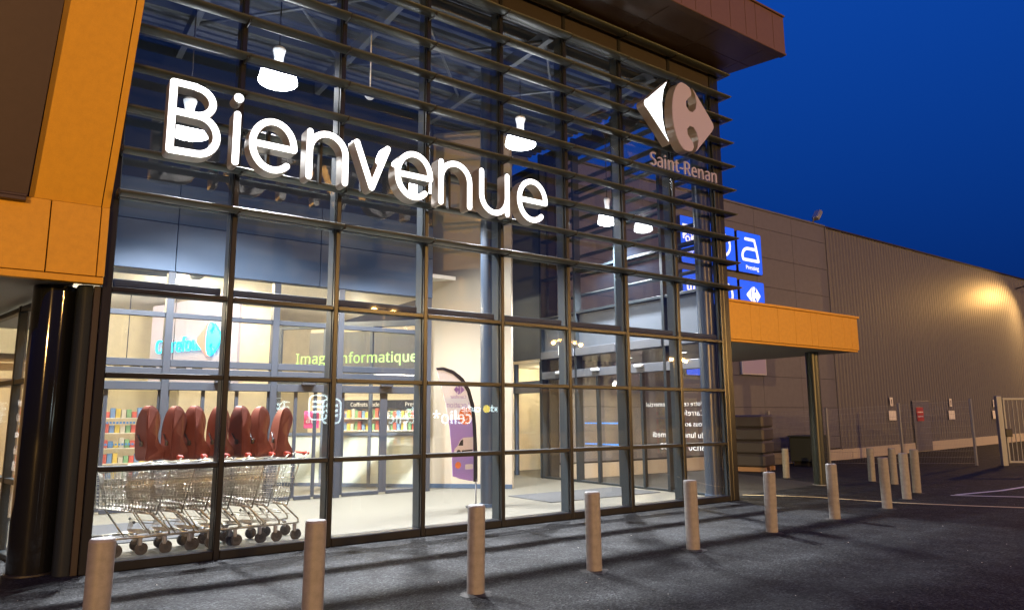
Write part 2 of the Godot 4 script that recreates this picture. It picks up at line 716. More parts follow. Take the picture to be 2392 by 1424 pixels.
# ------------------------------------------------------------------ glass front
func blade_mesh(x0: float, x1: float, m0: float, m1: float) -> ArrayMesh:
	# aerofoil along x, section in y-z; m0/m1: how much further the nose reaches than the back at each end
	var key := "bl%.3f_%.3f_%.3f_%.3f" % [x0, x1, m0, m1]
	if cache.has(key):
		return cache[key]
	var st := SurfaceTool.new()
	st.begin(Mesh.PRIMITIVE_TRIANGLES)
	st.set_smooth_group(1)
	var n := 16
	var a := []
	var b := []
	for k in n:
		var t := TAU * k / n
		var z := 0.16 + 0.12 * cos(t)
		var y := 0.038 * sin(t)
		var f := (z - 0.04) / 0.24
		a.append(Vector3(x0 - m0 * f, y, z))
		b.append(Vector3(x1 + m1 * f, y, z))
	for k in n:
		var j: int = (k + 1) % n
		quad(st, a[k], b[k], b[j], a[j])
	st.set_smooth_group(-1)
	for k in range(1, n - 1):
		tri(st, a[0], a[k], a[k + 1])
		tri(st, b[0], b[k + 1], b[k])
	var m := done(st)
	cache[key] = m
	return m

func hall() -> void:
	var t := thing("glass_entrance_hall", "tall glass and dark metal entrance hall front with horizontal sunshade blades", "building", Vector3(6, 0, 0))
	var o := Vector3(-6, 0, 0)
	# mullions: outer cap with a groove line, inner box
	for i in MX.size():
		var x: float = MX[i]
		var w := 0.075 if i > 0 and i < 8 else 0.11
		var mu := box(t, "mullion", o + Vector3(x - w / 2, 0.0, -0.30 if i < 8 else -0.16), o + Vector3(x + w / 2, 9.74, -0.085), mats.frame_in, 0.008)
		var cap := part(mu, "cover_cap", cbox(Vector3(w, 9.74, 0.05), 0.01), mats.frame_out, Vector3(0, 0, 0.165 if i < 8 else 0.095))
		cap.set_meta("label", "dark bronze outer cover strip")
	# transoms per bay
	for b in 8:
		var x0: float = MX[b] + (0.041 if b > 0 else 0.058)
		var x1: float = MX[b + 1] - (0.041 if b < 7 else 0.058)
		for k in TY.size():
			var y: float = TY[k]
			if k == 0:
				box(t, "sill", o + Vector3(x0, 0.0, -0.25), o + Vector3(x1, y, -0.01), mats.frame_out, 0.01)
				continue
			var tr := box(t, "transom", o + Vector3(x0, y - 0.033, -0.20), o + Vector3(x1, y + 0.033, -0.085), mats.frame_in, 0.006)
			part(tr, "cover_cap", cbox(Vector3(x1 - x0, 0.066, 0.04), 0.008), mats.frame_out, Vector3(0, 0, 0.117))
			if k == 3:
				box(t, "vent_rail", o + Vector3(x0 + 0.01, y + 0.05, -0.15), o + Vector3(x1 - 0.07, y + 0.15, -0.10), mats.frame_in, 0.008)
			# pane below this transom
			var lo: float = TY[k - 1] + (0.0 if k == 1 else 0.033)
			box(t, "glass_pane", o + Vector3(x0 - 0.02, lo - 0.01, -0.081), o + Vector3(x1 + 0.02, y - 0.025, -0.069), mats.glass, 0.0005)
		# top spandrel
		box(t, "spandrel_panel", o + Vector3(x0, 9.276, -0.08), o + Vector3(x1, 9.745, -0.03), mats.dark_panel, 0.006)
	# corner post
	box(t, "corner_post", o + Vector3(11.99, 0.0, -0.28), o + Vector3(12.17, 9.74, -0.005), mats.frame_out, 0.012)
	# sunshade blades, each bay its own piece
	for k in 10:
		var y := 4.60 + 0.5625 * k - (0.02 if k == 9 else 0.0)
		for b in 8:
			var last := b == 7
			var bl := part(t, "sunshade_blade", blade_mesh(0.0, 1.5 - 0.02 if not last else 1.52, 0.0, 0.24 if last else 0.0), mats.blade, o + Vector3(MX[b] + 0.01 if b > 0 else 0.06, y, 0.0))
			part(bl, "bracket", cbox(Vector3(0.035, 0.085, 0.27), 0.01), mats.bracket, Vector3(-0.01, -0.01, 0.115))
		for s in 4:
			var z0 := -1.5 * s - (0.0 if s > 0 else 0.0)
			var bm := blade_mesh(0.0, 1.48, 0.24 if s == 0 else 0.0, 0.0)
			part(t, "sunshade_blade", bm, mats.blade, o + Vector3(12.012, y, z0 + 0.04), Basis(Vector3.UP, PI / 2))

# ------------------------------------------------------------------ left pylon and canopy
func pylon_and_left_canopy() -> void:
	var t := thing("cladding_pylon", "leaning orange and dark brown metal clad pylon at the left end of the glass front", "cladding", Vector3(0, 0, 0))
	# orange face leans right and forward with height, up to the edge of the roof
	var dz := 0.26
	var top := 9.74
	var h1 := top - 4.405
	for c in [[-0.862, 0.066, -0.116, 0.0535], [-0.104, 0.0535, -0.02, 0.051]]:
		var f := [Vector3(c[0], 4.405, 0.05), Vector3(c[2], 4.405, 0.05), Vector3(c[2] + c[3] * h1, top, 0.05 + dz * h1), Vector3(c[0] + c[1] * h1, top, 0.05 + dz * h1)]
		var b := []
		for p in f:
			b.append(Vector3(p.x, p.y, p.z - 0.05))
		part(t, "orange_panel", hexa(f, b), mats.orange)
	var bf := [Vector3(-0.862, 4.405, -0.01), Vector3(-0.03, 4.405, -0.01), Vector3(-0.03 + 0.051 * h1, top, -0.01 + dz * h1), Vector3(-0.862 + 0.066 * h1, top, -0.01 + dz * h1)]
	var bb := []
	for p in bf:
		bb.append(Vector3(p.x, p.y, p.z - 0.03))
	part(t, "backing", hexa(bf, bb), mats.gap)
	# brown cladding standing forward of it, in leaning strips
	var bx := -0.876
	for k in 8:
		var w := 0.62
		var xr := bx - k * w
		var xl := xr - w + 0.012
		var hh := 5.2
		var f := [Vector3(xl, 4.40, 0.17), Vector3(xr, 4.40, 0.17), Vector3(xr + 0.069 * hh, 9.6, 0.17 + dz * hh), Vector3(xl + 0.069 * hh, 9.6, 0.17 + dz * hh)]
		var b := []
		for p in f:
			b.append(Vector3(p.x, p.y, p.z - 0.10))
		part(t, "brown_panel", hexa(f, b), mats.brown)
	box(t, "bottom_trim", Vector3(-5.9, 4.315, 0.11), Vector3(-0.886, 4.362, 0.195), mats.brown, 0.006)
	box(t, "bottom_trim", Vector3(-5.9, 4.366, 0.11), Vector3(-0.88, 4.396, 0.185), mats.brown, 0.006)

	var c := thing("entrance_canopy", "orange fascia canopy on the left beside black round column", "canopy", Vector3(-3, 0, 0))
	var o := Vector3(3, 0, 0)
	for r in [[-0.105, -0.022], [-0.628, -0.115], [-1.66, -0.64], [-2.69, -1.672], [-3.72, -2.702], [-4.75, -3.732], [-5.78, -4.762]]:
		box(c, "fascia_panel", o + Vector3(r[0], 3.52, 0.05), o + Vector3(r[1], 4.39, 0.10), mats.orange, 0.004)
	box(c, "backing", o + Vector3(-5.8, 3.5, -0.1), o + Vector3(-0.03, 4.38, 0.045), mats.gap)
	box(c, "bottom_trim", o + Vector3(-3.0, 3.425, -0.02), o + Vector3(-0.03, 3.508, 0.115), mats.orange, 0.006)
	box(c, "bottom_trim", o + Vector3(-5.8, 3.425, -0.02), o + Vector3(-3.006, 3.508, 0.115), mats.orange, 0.006)
	var st := begin()
	for k in 62:
		var z := -0.06 - k * 0.092
		add_box(st, Vector3(-5.8, 3.44, z - 0.078), Vector3(-0.32, 3.47, z))
	var sl := part(c, "soffit_slats", done(st), mats.soffit, o)
	sl.set_meta("kind", "stuff")
	box(c, "soffit_backing", o + Vector3(-5.8, 3.49, -5.8), o + Vector3(-0.3, 3.53, -0.06), mats.gap)
	box(c, "roof_deck", o + Vector3(-5.8, 4.3, -5.8), o + Vector3(-0.3, 4.36, -0.11), mats.dark_panel)

	var col := thing("round_column", "thick glossy black round column under the left canopy", "column", Vector3(-0.47, 0, -0.52))
	part(col, "shaft", lathe([Vector2(0.25, 0.0), Vector2(0.25, 3.43)], 40), mats.black_gloss)
	part(col, "base_ring", lathe([Vector2(0.0, 0.0), Vector2(0.27, 0.0), Vector2(0.27, 0.02), Vector2(0.25, 0.025)], 40), mats.black_plastic)
	var pil := thing("corner_pilaster", "dark rounded metal pilaster between black column and first glass pane", "pilaster", Vector3(-0.16, 0, -0.1))
	var pts := []
	for a in arc(Vector2(0.0, -0.05), 0.115, 0.13, 205, 360, 8):
		pts.append(a)
	var sec := [Vector2(-0.11, -0.28)]
	for k in 9:
		var a := deg_to_rad(180.0 - k * 90.0 / 8.0)
		sec.append(Vector2(0.0 + cos(a) * 0.11, 0.02 - 0.09 + sin(a) * 0.1))
	sec.append(Vector2(0.05, 0.03))
	sec.append(Vector2(0.05, -0.28))
	var st2 := begin()
	for i in sec.size():
		var p: Vector2 = sec[i]
		var q: Vector2 = sec[(i + 1) % sec.size()]
		quad(st2, Vector3(q.x, 0, q.y), Vector3(p.x, 0, p.y), Vector3(p.x, 3.43, p.y), Vector3(q.x, 3.43, q.y))
	part(pil, "shaft", done(st2), mats.upper_grey)
	box(pil, "flat_panel", Vector3(0.055, 0, -0.16), Vector3(0.13, 3.42, 0.07), mats.dark_panel, 0.006)

	# splayed glazed side entrance on the left
	var s := thing("side_entrance", "glazed side entrance with white opening hours lettering behind black column", "entrance", Vector3(-0.42, 0, -0.75), deg_to_rad(90 + 11.7))
	# local +x runs back along the wall
	var posts := [0.0, 1.42, 3.3, 5.1]
	for x in posts:
		box(s, "post", Vector3(x - 0.035, 0.0, -0.12), Vector3(x + 0.035, 3.38, 0.0), mats.frame_in)
	for i in 3:
		for r in [[0.05, 0.95], [1.02, 2.28], [2.35, 3.30]]:
			box(s, "glass_pane", Vector3(posts[i] + 0.035, r[0], -0.07), Vector3(posts[i + 1] - 0.035, r[1], -0.06), mats.glass, 0.0005)
		for y in [0.0, 0.95, 2.28, 3.30]:
			box(s, "rail", Vector3(posts[i] + 0.036, y, -0.11), Vector3(posts[i + 1] - 0.036, y + 0.07, -0.01), mats.frame_in)
	var lines := [["Votre centre commercial", 0.085, 1.98], ["Carrefour", 0.1, 1.78], ["vous accueille", 0.09, 1.56], ["du lundi au samedi", 0.1, 1.34], ["8h30 à 20h30", 0.12, 1.12]]
	for l in lines:
		write(s, "lettering", l[0], l[1], 0.003, mats.white_text, Vector3(1.30, l[2], -0.052), Basis(Vector3.UP, PI) * Basis.from_scale(Vector3(0.8, 1, 1)))

# ------------------------------------------------------------------ roof
func roof() -> void:
	var t := thing("overhanging_roof", "brown clad overhanging roof edge above the glass front", "roof", Vector3(6, 9.75, 0))
	var o := Vector3(-6, -9.75, 0)
	# fascia panels
	var x := 12.74
	var k := 0
	var ws := [0.42, 0.62, 0.36, 0.52, 0.62, 0.48]
	while x > -4.5:
		var w: float = ws[k % ws.size()]
		box(t, "fascia_panel", o + Vector3(x - w + 0.012, 9.80, 1.40), o + Vector3(x, 10.66, 1.44), mats.roof_brown, 0.004)
		x -= w
		k += 1
	box(t, "fascia_backing", o + Vector3(-4.4, 9.80, 1.33), o + Vector3(12.72, 10.66, 1.395), mats.gap)
	box(t, "drip_edge", o + Vector3(-4.4, 9.745, 1.30), o + Vector3(12.75, 9.795, 1.46), mats.roof_brown, 0.008)
	box(t, "coping", o + Vector3(-4.4, 10.665, 1.20), o + Vector3(12.76, 10.71, 1.475), mats.roof_brown, 0.008)
	# end fascia, running back and inwards
	var f := [Vector3(12.74, 9.80, 1.39), Vector3(11.0, 9.80, -5.2), Vector3(11.0, 10.66, -5.2), Vector3(12.74, 10.66, 1.39)]
	var b := []
	for p in f:
		b.append(p + Vector3(-0.06, 0, 0.01))
	part(t, "end_fascia", hexa(f, b), mats.roof_brown, o)
	# soffit panels
	var zr := [[0.0, 0.64], [0.652, 1.295]]
	for r in zr:
		var xx := -4.4
		while xx < 12.5:
			var xe := minf(xx + 1.49, 12.74 - (1.44 - r[1]) * 0.262)
			if xe - xx > 0.2:
				var xe0: float = minf(xe, 12.74 - (1.44 - r[0]) * 0.262)
				var q := [Vector3(xx, 9.755, r[0]), Vector3(xe0, 9.755, r[0]), Vector3(xe, 9.755, r[1]), Vector3(xx, 9.755, r[1])]
				var u := []
				for p in q:
					u.append(p + Vector3(0, 0.03, 0))
				part(t, "soffit_panel", hexa(q, u), mats.roof_brown, o)
			xx += 1.502
	box(t, "soffit_backing", o + Vector3(-4.4, 9.79, -0.02), o + Vector3(12.3, 9.82, 1.32), mats.gap)
	# roof deck over the hall: trapezoidal sheet, ribs along x
	var st := begin()
	var z := -0.06
	while z > -8.9:
		for s in [[0.0, 0.0, 0.08, 0.0], [0.08, 0.0, 0.11, 0.06], [0.11, 0.06, 0.21, 0.06], [0.21, 0.06, 0.25, 0.0]]:
			quad(st, Vector3(-0.4, 9.86 + s[1], z - s[0]), Vector3(-0.4, 9.86 + s[3], z - s[2]), Vector3(12.0, 9.86 + s[3], z - s[2]), Vector3(12.0, 9.86 + s[1], z - s[0]))
		z -= 0.25
	part(t, "roof_deck", done(st), mats.deck, o)
	box(t, "roof_top", o + Vector3(-4.4, 10.2, -9.0), o + Vector3(11.4, 10.3, 1.3), mats.dark_panel)
	for xb in [1.5, 4.5, 7.5, 10.5]:
		box(t, "rafter", o + Vector3(xb - 0.06, 9.30, -8.7), o + Vector3(xb + 0.06, 9.58, -0.4), mats.beam)
	for zb in [-1.2, -2.7, -4.2, -5.7, -7.2]:
		box(t, "purlin", o + Vector3(-0.3, 9.60, zb - 0.05), o + Vector3(11.95, 9.84, zb + 0.05), mats.beam)
	for xb in [0, 1, 2]:
		var a := o + Vector3(1.5 + xb * 3.0, 9.44, -0.6)
		part(t, "brace", tube([a, a + Vector3(3.0, 0, -3.4)], 0.035), mats.beam)
		part(t, "brace", tube([a + Vector3(3.0, -0.08, 0), a + Vector3(0, -0.08, -3.4)], 0.035), mats.beam)

# ------------------------------------------------------------------ right glazed side, canopy
func right_side() -> void:
	var t := thing("glazed_side_wall", "glazed right side wall of the hall with automatic door and grey spandrel", "wall", Vector3(12.0, 0, -3.2))
	var o := Vector3(0, 0, 3.2)
	var zs := [-0.32, -1.7, -3.3, -4.95, -6.5]
	for i in zs.size():
		if i > 0:
			box(t, "post", o + Vector3(-0.16, 0, zs[i] - 0.045), o + Vector3(0.06, 9.74, zs[i] + 0.045), mats.frame_in)
	for i in 4:
		var z1: float = zs[i] - 0.046
		var z0: float = zs[i + 1] + 0.046
		for y in [4.64, 5.80, 6.96, 8.11, 9.24]:
			box(t, "transom", o + Vector3(-0.14, y - 0.035, z0), o + Vector3(0.055, y + 0.035, z1), mats.frame_in)
		for r in [[4.675, 5.765], [5.835, 6.925], [6.995, 8.075], [8.145, 9.205]]:
			box(t, "glass_pane", o + Vector3(-0.006, r[0], z0), o + Vector3(0.006, r[1], z1), mats.glass, 0.0005)
		box(t, "spandrel_panel", o + Vector3(-0.05, 3.66, z0), o + Vector3(0.04, 4.60, z1), mats.grey_panel)
		box(t, "header", o + Vector3(-0.20, 3.44, z0), o + Vector3(0.05, 3.655, z1), mats.beam)
		box(t, "door_rail", o + Vector3(-0.16, 2.86, z0), o + Vector3(0.05, 3.07, z1), mats.beam)
		box(t, "glass_pane", o + Vector3(-0.006, 3.075, z0), o + Vector3(0.006, 3.435, z1), mats.glass, 0.0005)
		box(t, "glass_pane", o + Vector3(-0.036, 0.11, z0), o + Vector3(-0.024, 2.855, z1), mats.glass, 0.0005)
		box(t, "base_rail", o + Vector3(-0.12, 0.062, z0), o + Vector3(0.05, 0.11, z1), mats.frame_in)
		box(t, "spandrel_panel", o + Vector3(-0.03, 9.28, z0), o + Vector3(0.03, 9.74, z1), mats.dark_panel)
	box(t, "door_leaf_stile", o + Vector3(-0.14, 0.11, -4.16), o + Vector3(-0.04, 2.85, -4.08), mats.frame_in)
	box(t, "door_leaf_stile", o + Vector3(-0.14, 0.11, -2.55), o + Vector3(-0.04, 2.85, -2.47), mats.frame_in)
	for z in [-2.5, -4.1, -5.6]:
		box(t, "door_sensor", o + Vector3(-0.26, 2.98, z - 0.14), o + Vector3(-0.162, 3.06, z + 0.14), mats.lamp_body, 0.02)
	# safety marking dots and lettering on the panes, read from outside
	for y in [1.62, 1.08]:
		for i in 2:
			var n := 22
			var st := begin()
			for k in n:
				var z: float = (-3.42 if i == 0 else -1.8) - k * 0.062
				if i == 1:
					z = -0.45 - k * 0.054
					if z < -1.62:
						break
				for q in 8:
					var a := TAU * q / 8
					var b2 := TAU * (q + 1) / 8
					tri(st, Vector3(0, 0, z), Vector3(0, sin(b2) * 0.022, z + cos(b2) * 0.022), Vector3(0, sin(a) * 0.022, z + cos(a) * 0.022))
			if i == 0:
				var dt := part(t, "marking_dots", done(st), mats.blue_dot, o + Vector3(-0.04, y, 0))
				dt.set_meta("kind", "stuff")
	var lines := [["Votre centre commercial", 0.10, 2.02], ["Carrefour", 0.12, 1.80], ["vous accueille", 0.10, 1.56], ["du lundi au samedi", 0.115, 1.30], ["8h30 à 20h30", 0.14, 1.02]]
	for l in lines:
		write(t, "lettering", l[0], l[1], 0.003, mats.white_text, o + Vector3(-0.018, l[2], -0.7), Basis(Vector3.UP, PI / 2) * Basis.from_scale(Vector3(1.15, 1, 1)))
	# small exit sign box hanging from the header
	var ex := thing("exit_sign", "small lit white and green exit sign on door header inside", "sign", Vector3(11.72, 3.5, -5.35))
	box(ex, "box", Vector3(-0.03, 0, -0.16), Vector3(0.03, 0.26, 0.16), mat("exit_white", lin(0.8, 0.9, 0.85), 0.4, 0.0, 0.6), 0.01)
	part(ex, "arrow", extrude(poly([Vector2(-0.09, 0.0), Vector2(0.0, -0.07), Vector2(0.09, 0.0), Vector2(0.0, 0.07)]), 0.0, 0.004), mat("exit_green", lin(0.1, 0.35, 0.25), 0.4), Vector3(-0.035, 0.13, 0), Basis(Vector3.UP, -PI / 2))
	# canopy
	var c := thing("entrance_canopy", "orange fascia canopy projecting right of the glass corner", "canopy", Vector3(15, 0, 0))
	o = Vector3(-15, 0, 0)
	var x := 12.22
	for w in [0.82, 0.34, 0.72, 0.70, 0.68, 0.27, 0.62, 0.60, 0.36, 0.50]:
		var xe := minf(x + w - 0.01, 17.65)
		box(c, "fascia_panel", o + Vector3(x, 3.50, -0.13), o + Vector3(xe, 4.34, -0.09), mats.orange, 0.004)
		x += w
	box(c, "fascia_backing", o + Vector3(12.2, 3.5, -0.20), o + Vector3(17.64, 4.33, -0.135), mats.gap)
	box(c, "coping", o + Vector3(12.18, 4.345, -0.4), o + Vector3(17.72, 4.41, -0.06), mats.orange, 0.008)
	box(c, "bottom_trim", o + Vector3(12.2, 3.44, -0.22), o + Vector3(17.60, 3.492, -0.10), mats.orange, 0.006)
	box(c, "end_panel", o + Vector3(17.60, 3.5, -5.9), o + Vector3(17.65, 4.34, -0.135), mats.orange)
	for k in 6:
		box(c, "soffit_panel", o + Vector3(12.2 + k * 0.9, 3.45, -6.1), o + Vector3(13.092 + k * 0.9, 3.48, -0.23), mats.soffit, 0.004)
	box(c, "roof_deck", o + Vector3(12.2, 4.26, -6.1), o + Vector3(17.6, 4.32, -0.21), mats.dark_panel)
	for lz in [-2.6, -4.6]:
		var dl := thing("soffit_downlight", "recessed downlight under the right canopy, " + ("nearer the front" if lz > -3.0 else "nearer the warehouse wall"), "downlight", Vector3(13.55, 3.44, lz), 0.0, "right canopy downlights")
		part(dl, "ring", lathe([Vector2(0.09, -0.005), Vector2(0.12, -0.005), Vector2(0.12, 0.01)], 20), mats.white_plastic)
		part(dl, "lamp", lathe([Vector2(0.0, -0.012), Vector2(0.09, -0.006)], 20), mats.downlight)
		spot(dl, Vector3(0, -0.06, 0), Vector3.DOWN, WARM_LAMP, 13.0, 75.0, 0.08, 0.6)
	var col := thing("round_column", "slim dark green-grey round column under the right canopy", "column", Vector3(16.62, 0, -0.85))
	part(col, "shaft", lathe([Vector2(0.165, 0.0), Vector2(0.165, 3.45)], 32), mats.canopy_column)
	part(col, "base_plate", lathe([Vector2(0.0, 0.0), Vector2(0.20, 0.0), Vector2(0.20, 0.015), Vector2(0.165, 0.02)], 32), mats.galv)

# ------------------------------------------------------------------ warehouse behind
func warehouse() -> void:
	var t := thing("warehouse", "long mauve-grey metal clad warehouse behind the entrance on the right", "building", Vector3(30, 0, -6.3))
	var o := Vector3(-30, 0, 0)
	var y := 0.94
	var rows := []
	while y < 9.2:
		rows.append(y)
		y += 1.15
	rows.append(9.72)
	rows.insert(0, 0.47)
	for i in 6:
		var x0 := 12.35 + i * 2.46
		var x1 := x0 + 2.448
		for r in rows.size() - 1:
			box(t, "cladding_panel", o + Vector3(x0, rows[r] + 0.006, -0.03), o + Vector3(x1, rows[r + 1] - 0.006, 0.0), mats.clad, 0.004)
	box(t, "wall", o + Vector3(12.06, 0.0, -0.4), o + Vector3(75, 9.6, -0.05), mats.gap)
	# ribbed sheet
	var st := begin()
	var x := 27.14
	while x < 75.0:
		for s in [[0.0, 0.0, 0.13, 0.0], [0.13, 0.0, 0.16, 0.028], [0.16, 0.028, 0.22, 0.028], [0.22, 0.028, 0.25, 0.0]]:
			quad(st, Vector3(x + s[0], gy(x) + 0.42, s[1] - 0.02), Vector3(x + s[2], gy(x) + 0.42, s[3] - 0.02), Vector3(x + s[2], 9.68, s[3] - 0.02), Vector3(x + s[0], 9.68, s[1] - 0.02))
		x += 0.25
	part(t, "ribbed_cladding", done(st), mats.clad_rib, o)
	box(t, "corner_trim", o + Vector3(27.06, 0.4, -0.02), o + Vector3(27.14, 9.7, 0.05), mats.clad, 0.006)
	box(t, "coping", o + Vector3(12.35, 9.725, -0.3), o + Vector3(27.1, 9.80, 0.03), mats.clad, 0.008)
	box(t, "coping", o + Vector3(27.104, 9.69, -0.3), o + Vector3(75, 9.76, 0.06), mats.dark_panel, 0.008)
	for k in 20:
		var xa := 12.35 + k * 3.1
		var ya := gy(xa + 3.09)
		var yb := gy(xa)
		var f := [Vector3(xa, yb - 0.1, 0.03), Vector3(xa + 3.085, ya - 0.1, 0.03), Vector3(xa + 3.085, ya + 0.42, 0.03), Vector3(xa, yb + 0.42, 0.03)]
		var b := []
		for p in f:
			b.append(Vector3(p.x, p.y, -0.04))
		part(t, "plinth_block", hexa(f, b), mats.concrete, o)
	# personnel door in the ribbed wall
	box(t, "door", o + Vector3(33.2, gy(33) + 0.05, 0.035), o + Vector3(34.75, 2.42, 0.08), mats.clad, 0.01)
	# hidden roof and back
	box(t, "roof", o + Vector3(12.06, 9.5, -30), o + Vector3(75, 9.6, -0.41), mats.dark_panel)
	# numbered plates by the loading fence
	for i in 4:
		var px: float = [31.3, 37.0, 42.0, 46.6][i]
		var pl := thing("wall_notice", ["white notice pair on ribbed wall behind the tall fence post", "white notice pair on ribbed wall between the red sign and the second fence post", "white notice pair on ribbed wall just left of the gate post", "white notice pair on ribbed wall behind the gate bars"][i], "notice", Vector3(px, 1.55, -6.23), 0.0, "white notices on the warehouse wall")
		box(pl, "plate", Vector3(-0.3, 0, -0.01), Vector3(0.3, 0.42, 0.01), mats.white_plastic)
		box(pl, "number_plate", Vector3(-0.12, 0.62, -0.01), Vector3(0.12, 1.0, 0.01), mats.white_plastic)
		box(pl, "number_stroke", Vector3(-0.03, 0.7, 0.011), Vector3(0.03, 0.92, 0.016), mats.black_plastic, 0.002)
	var rs := thing("red_door_sign", "red warning sign with pale text lines on warehouse door", "sign", Vector3(33.75, 1.5, -6.2))
	box(rs, "plate", Vector3(-0.32, 0, -0.015), Vector3(0.32, 0.62, 0.015), mats.red_plastic)
	for k in 2:
		box(rs, "text_line", Vector3(-0.25, 0.18 + k * 0.2, 0.016), Vector3(0.25, 0.22 + k * 0.2, 0.021), mats.white_plastic, 0.002)
	var fl := thing("roof_floodlight", "small unlit floodlight tilted up on the warehouse parapet", "floodlight", Vector3(26.35, 9.8, -6.3))
	part(fl, "housing", cbox(Vector3(0.5, 0.22, 0.3), 0.04), mats.galv, Vector3(0.1, 0.32, 0.1), Basis(Vector3(0, 0, 1), 0.9))
	part(fl, "bracket", tube([Vector3(-0.1, 0.0, 0), Vector3(-0.1, 0.2, 0.05), Vector3(0.05, 0.3, 0.1)], 0.04), mats.galv)
	# sodium wall lamp just past the right edge of the view
	var wl := thing("wall_lamp", "sodium wall lamp on a bracket lighting the ribbed cladding", "lamp", Vector3(46.8, 8.9, -6.25))
	part(wl, "bracket", tube([Vector3(0, 0.1, 0), Vector3(0, 0.3, 0.9), Vector3(0, 0.15, 1.9)], 0.04), mats.pole)
	part(wl, "housing", cbox(Vector3(0.5, 0.14, 0.36), 0.03), mats.pole, Vector3(0, 0.1, 1.9))
	part(wl, "bulb", cbox(Vector3(0.34, 0.05, 0.22), 0.02), mats.sodium_glow, Vector3(0, -0.01, 1.9))
	spot(wl, Vector3(0, -0.06, 1.9), Vector3(-0.9, -1, -0.35), SODIUM, 115.0, 70.0, 0.12, 0.8)
	# tree beyond
	tree(Vector3(68, 0.7, -11), 11.4, "dark tree top rising behind the far end of the warehouse")

func tree(at: Vector3, h: float, label: String) -> void:
	var t := thing("tree", label, "tree", at)
	part(t, "trunk", lathe([Vector2(0.3, -0.5), Vector2(0.2, h * 0.5), Vector2(0.05, h * 0.9)], 8), mats.pole)
	var st := begin()
	for k in 900:
		var d := Vector3(rng.randfn(), rng.randfn(), rng.randfn()).normalized() * pow(rng.randf(), 0.4)
		var c := Vector3(d.x * h * 0.3, h * 0.68 + d.y * h * 0.32, d.z * h * 0.3)
		var u := Vector3(rng.randfn(), rng.randfn(), rng.randfn()).normalized() * 0.35
		var v := Vector3(rng.randfn(), rng.randfn(), rng.randfn()).normalized() * 0.35
		tri(st, c - u, c + u, c + v)
	part(t, "crown", done(st), mats.foliage)

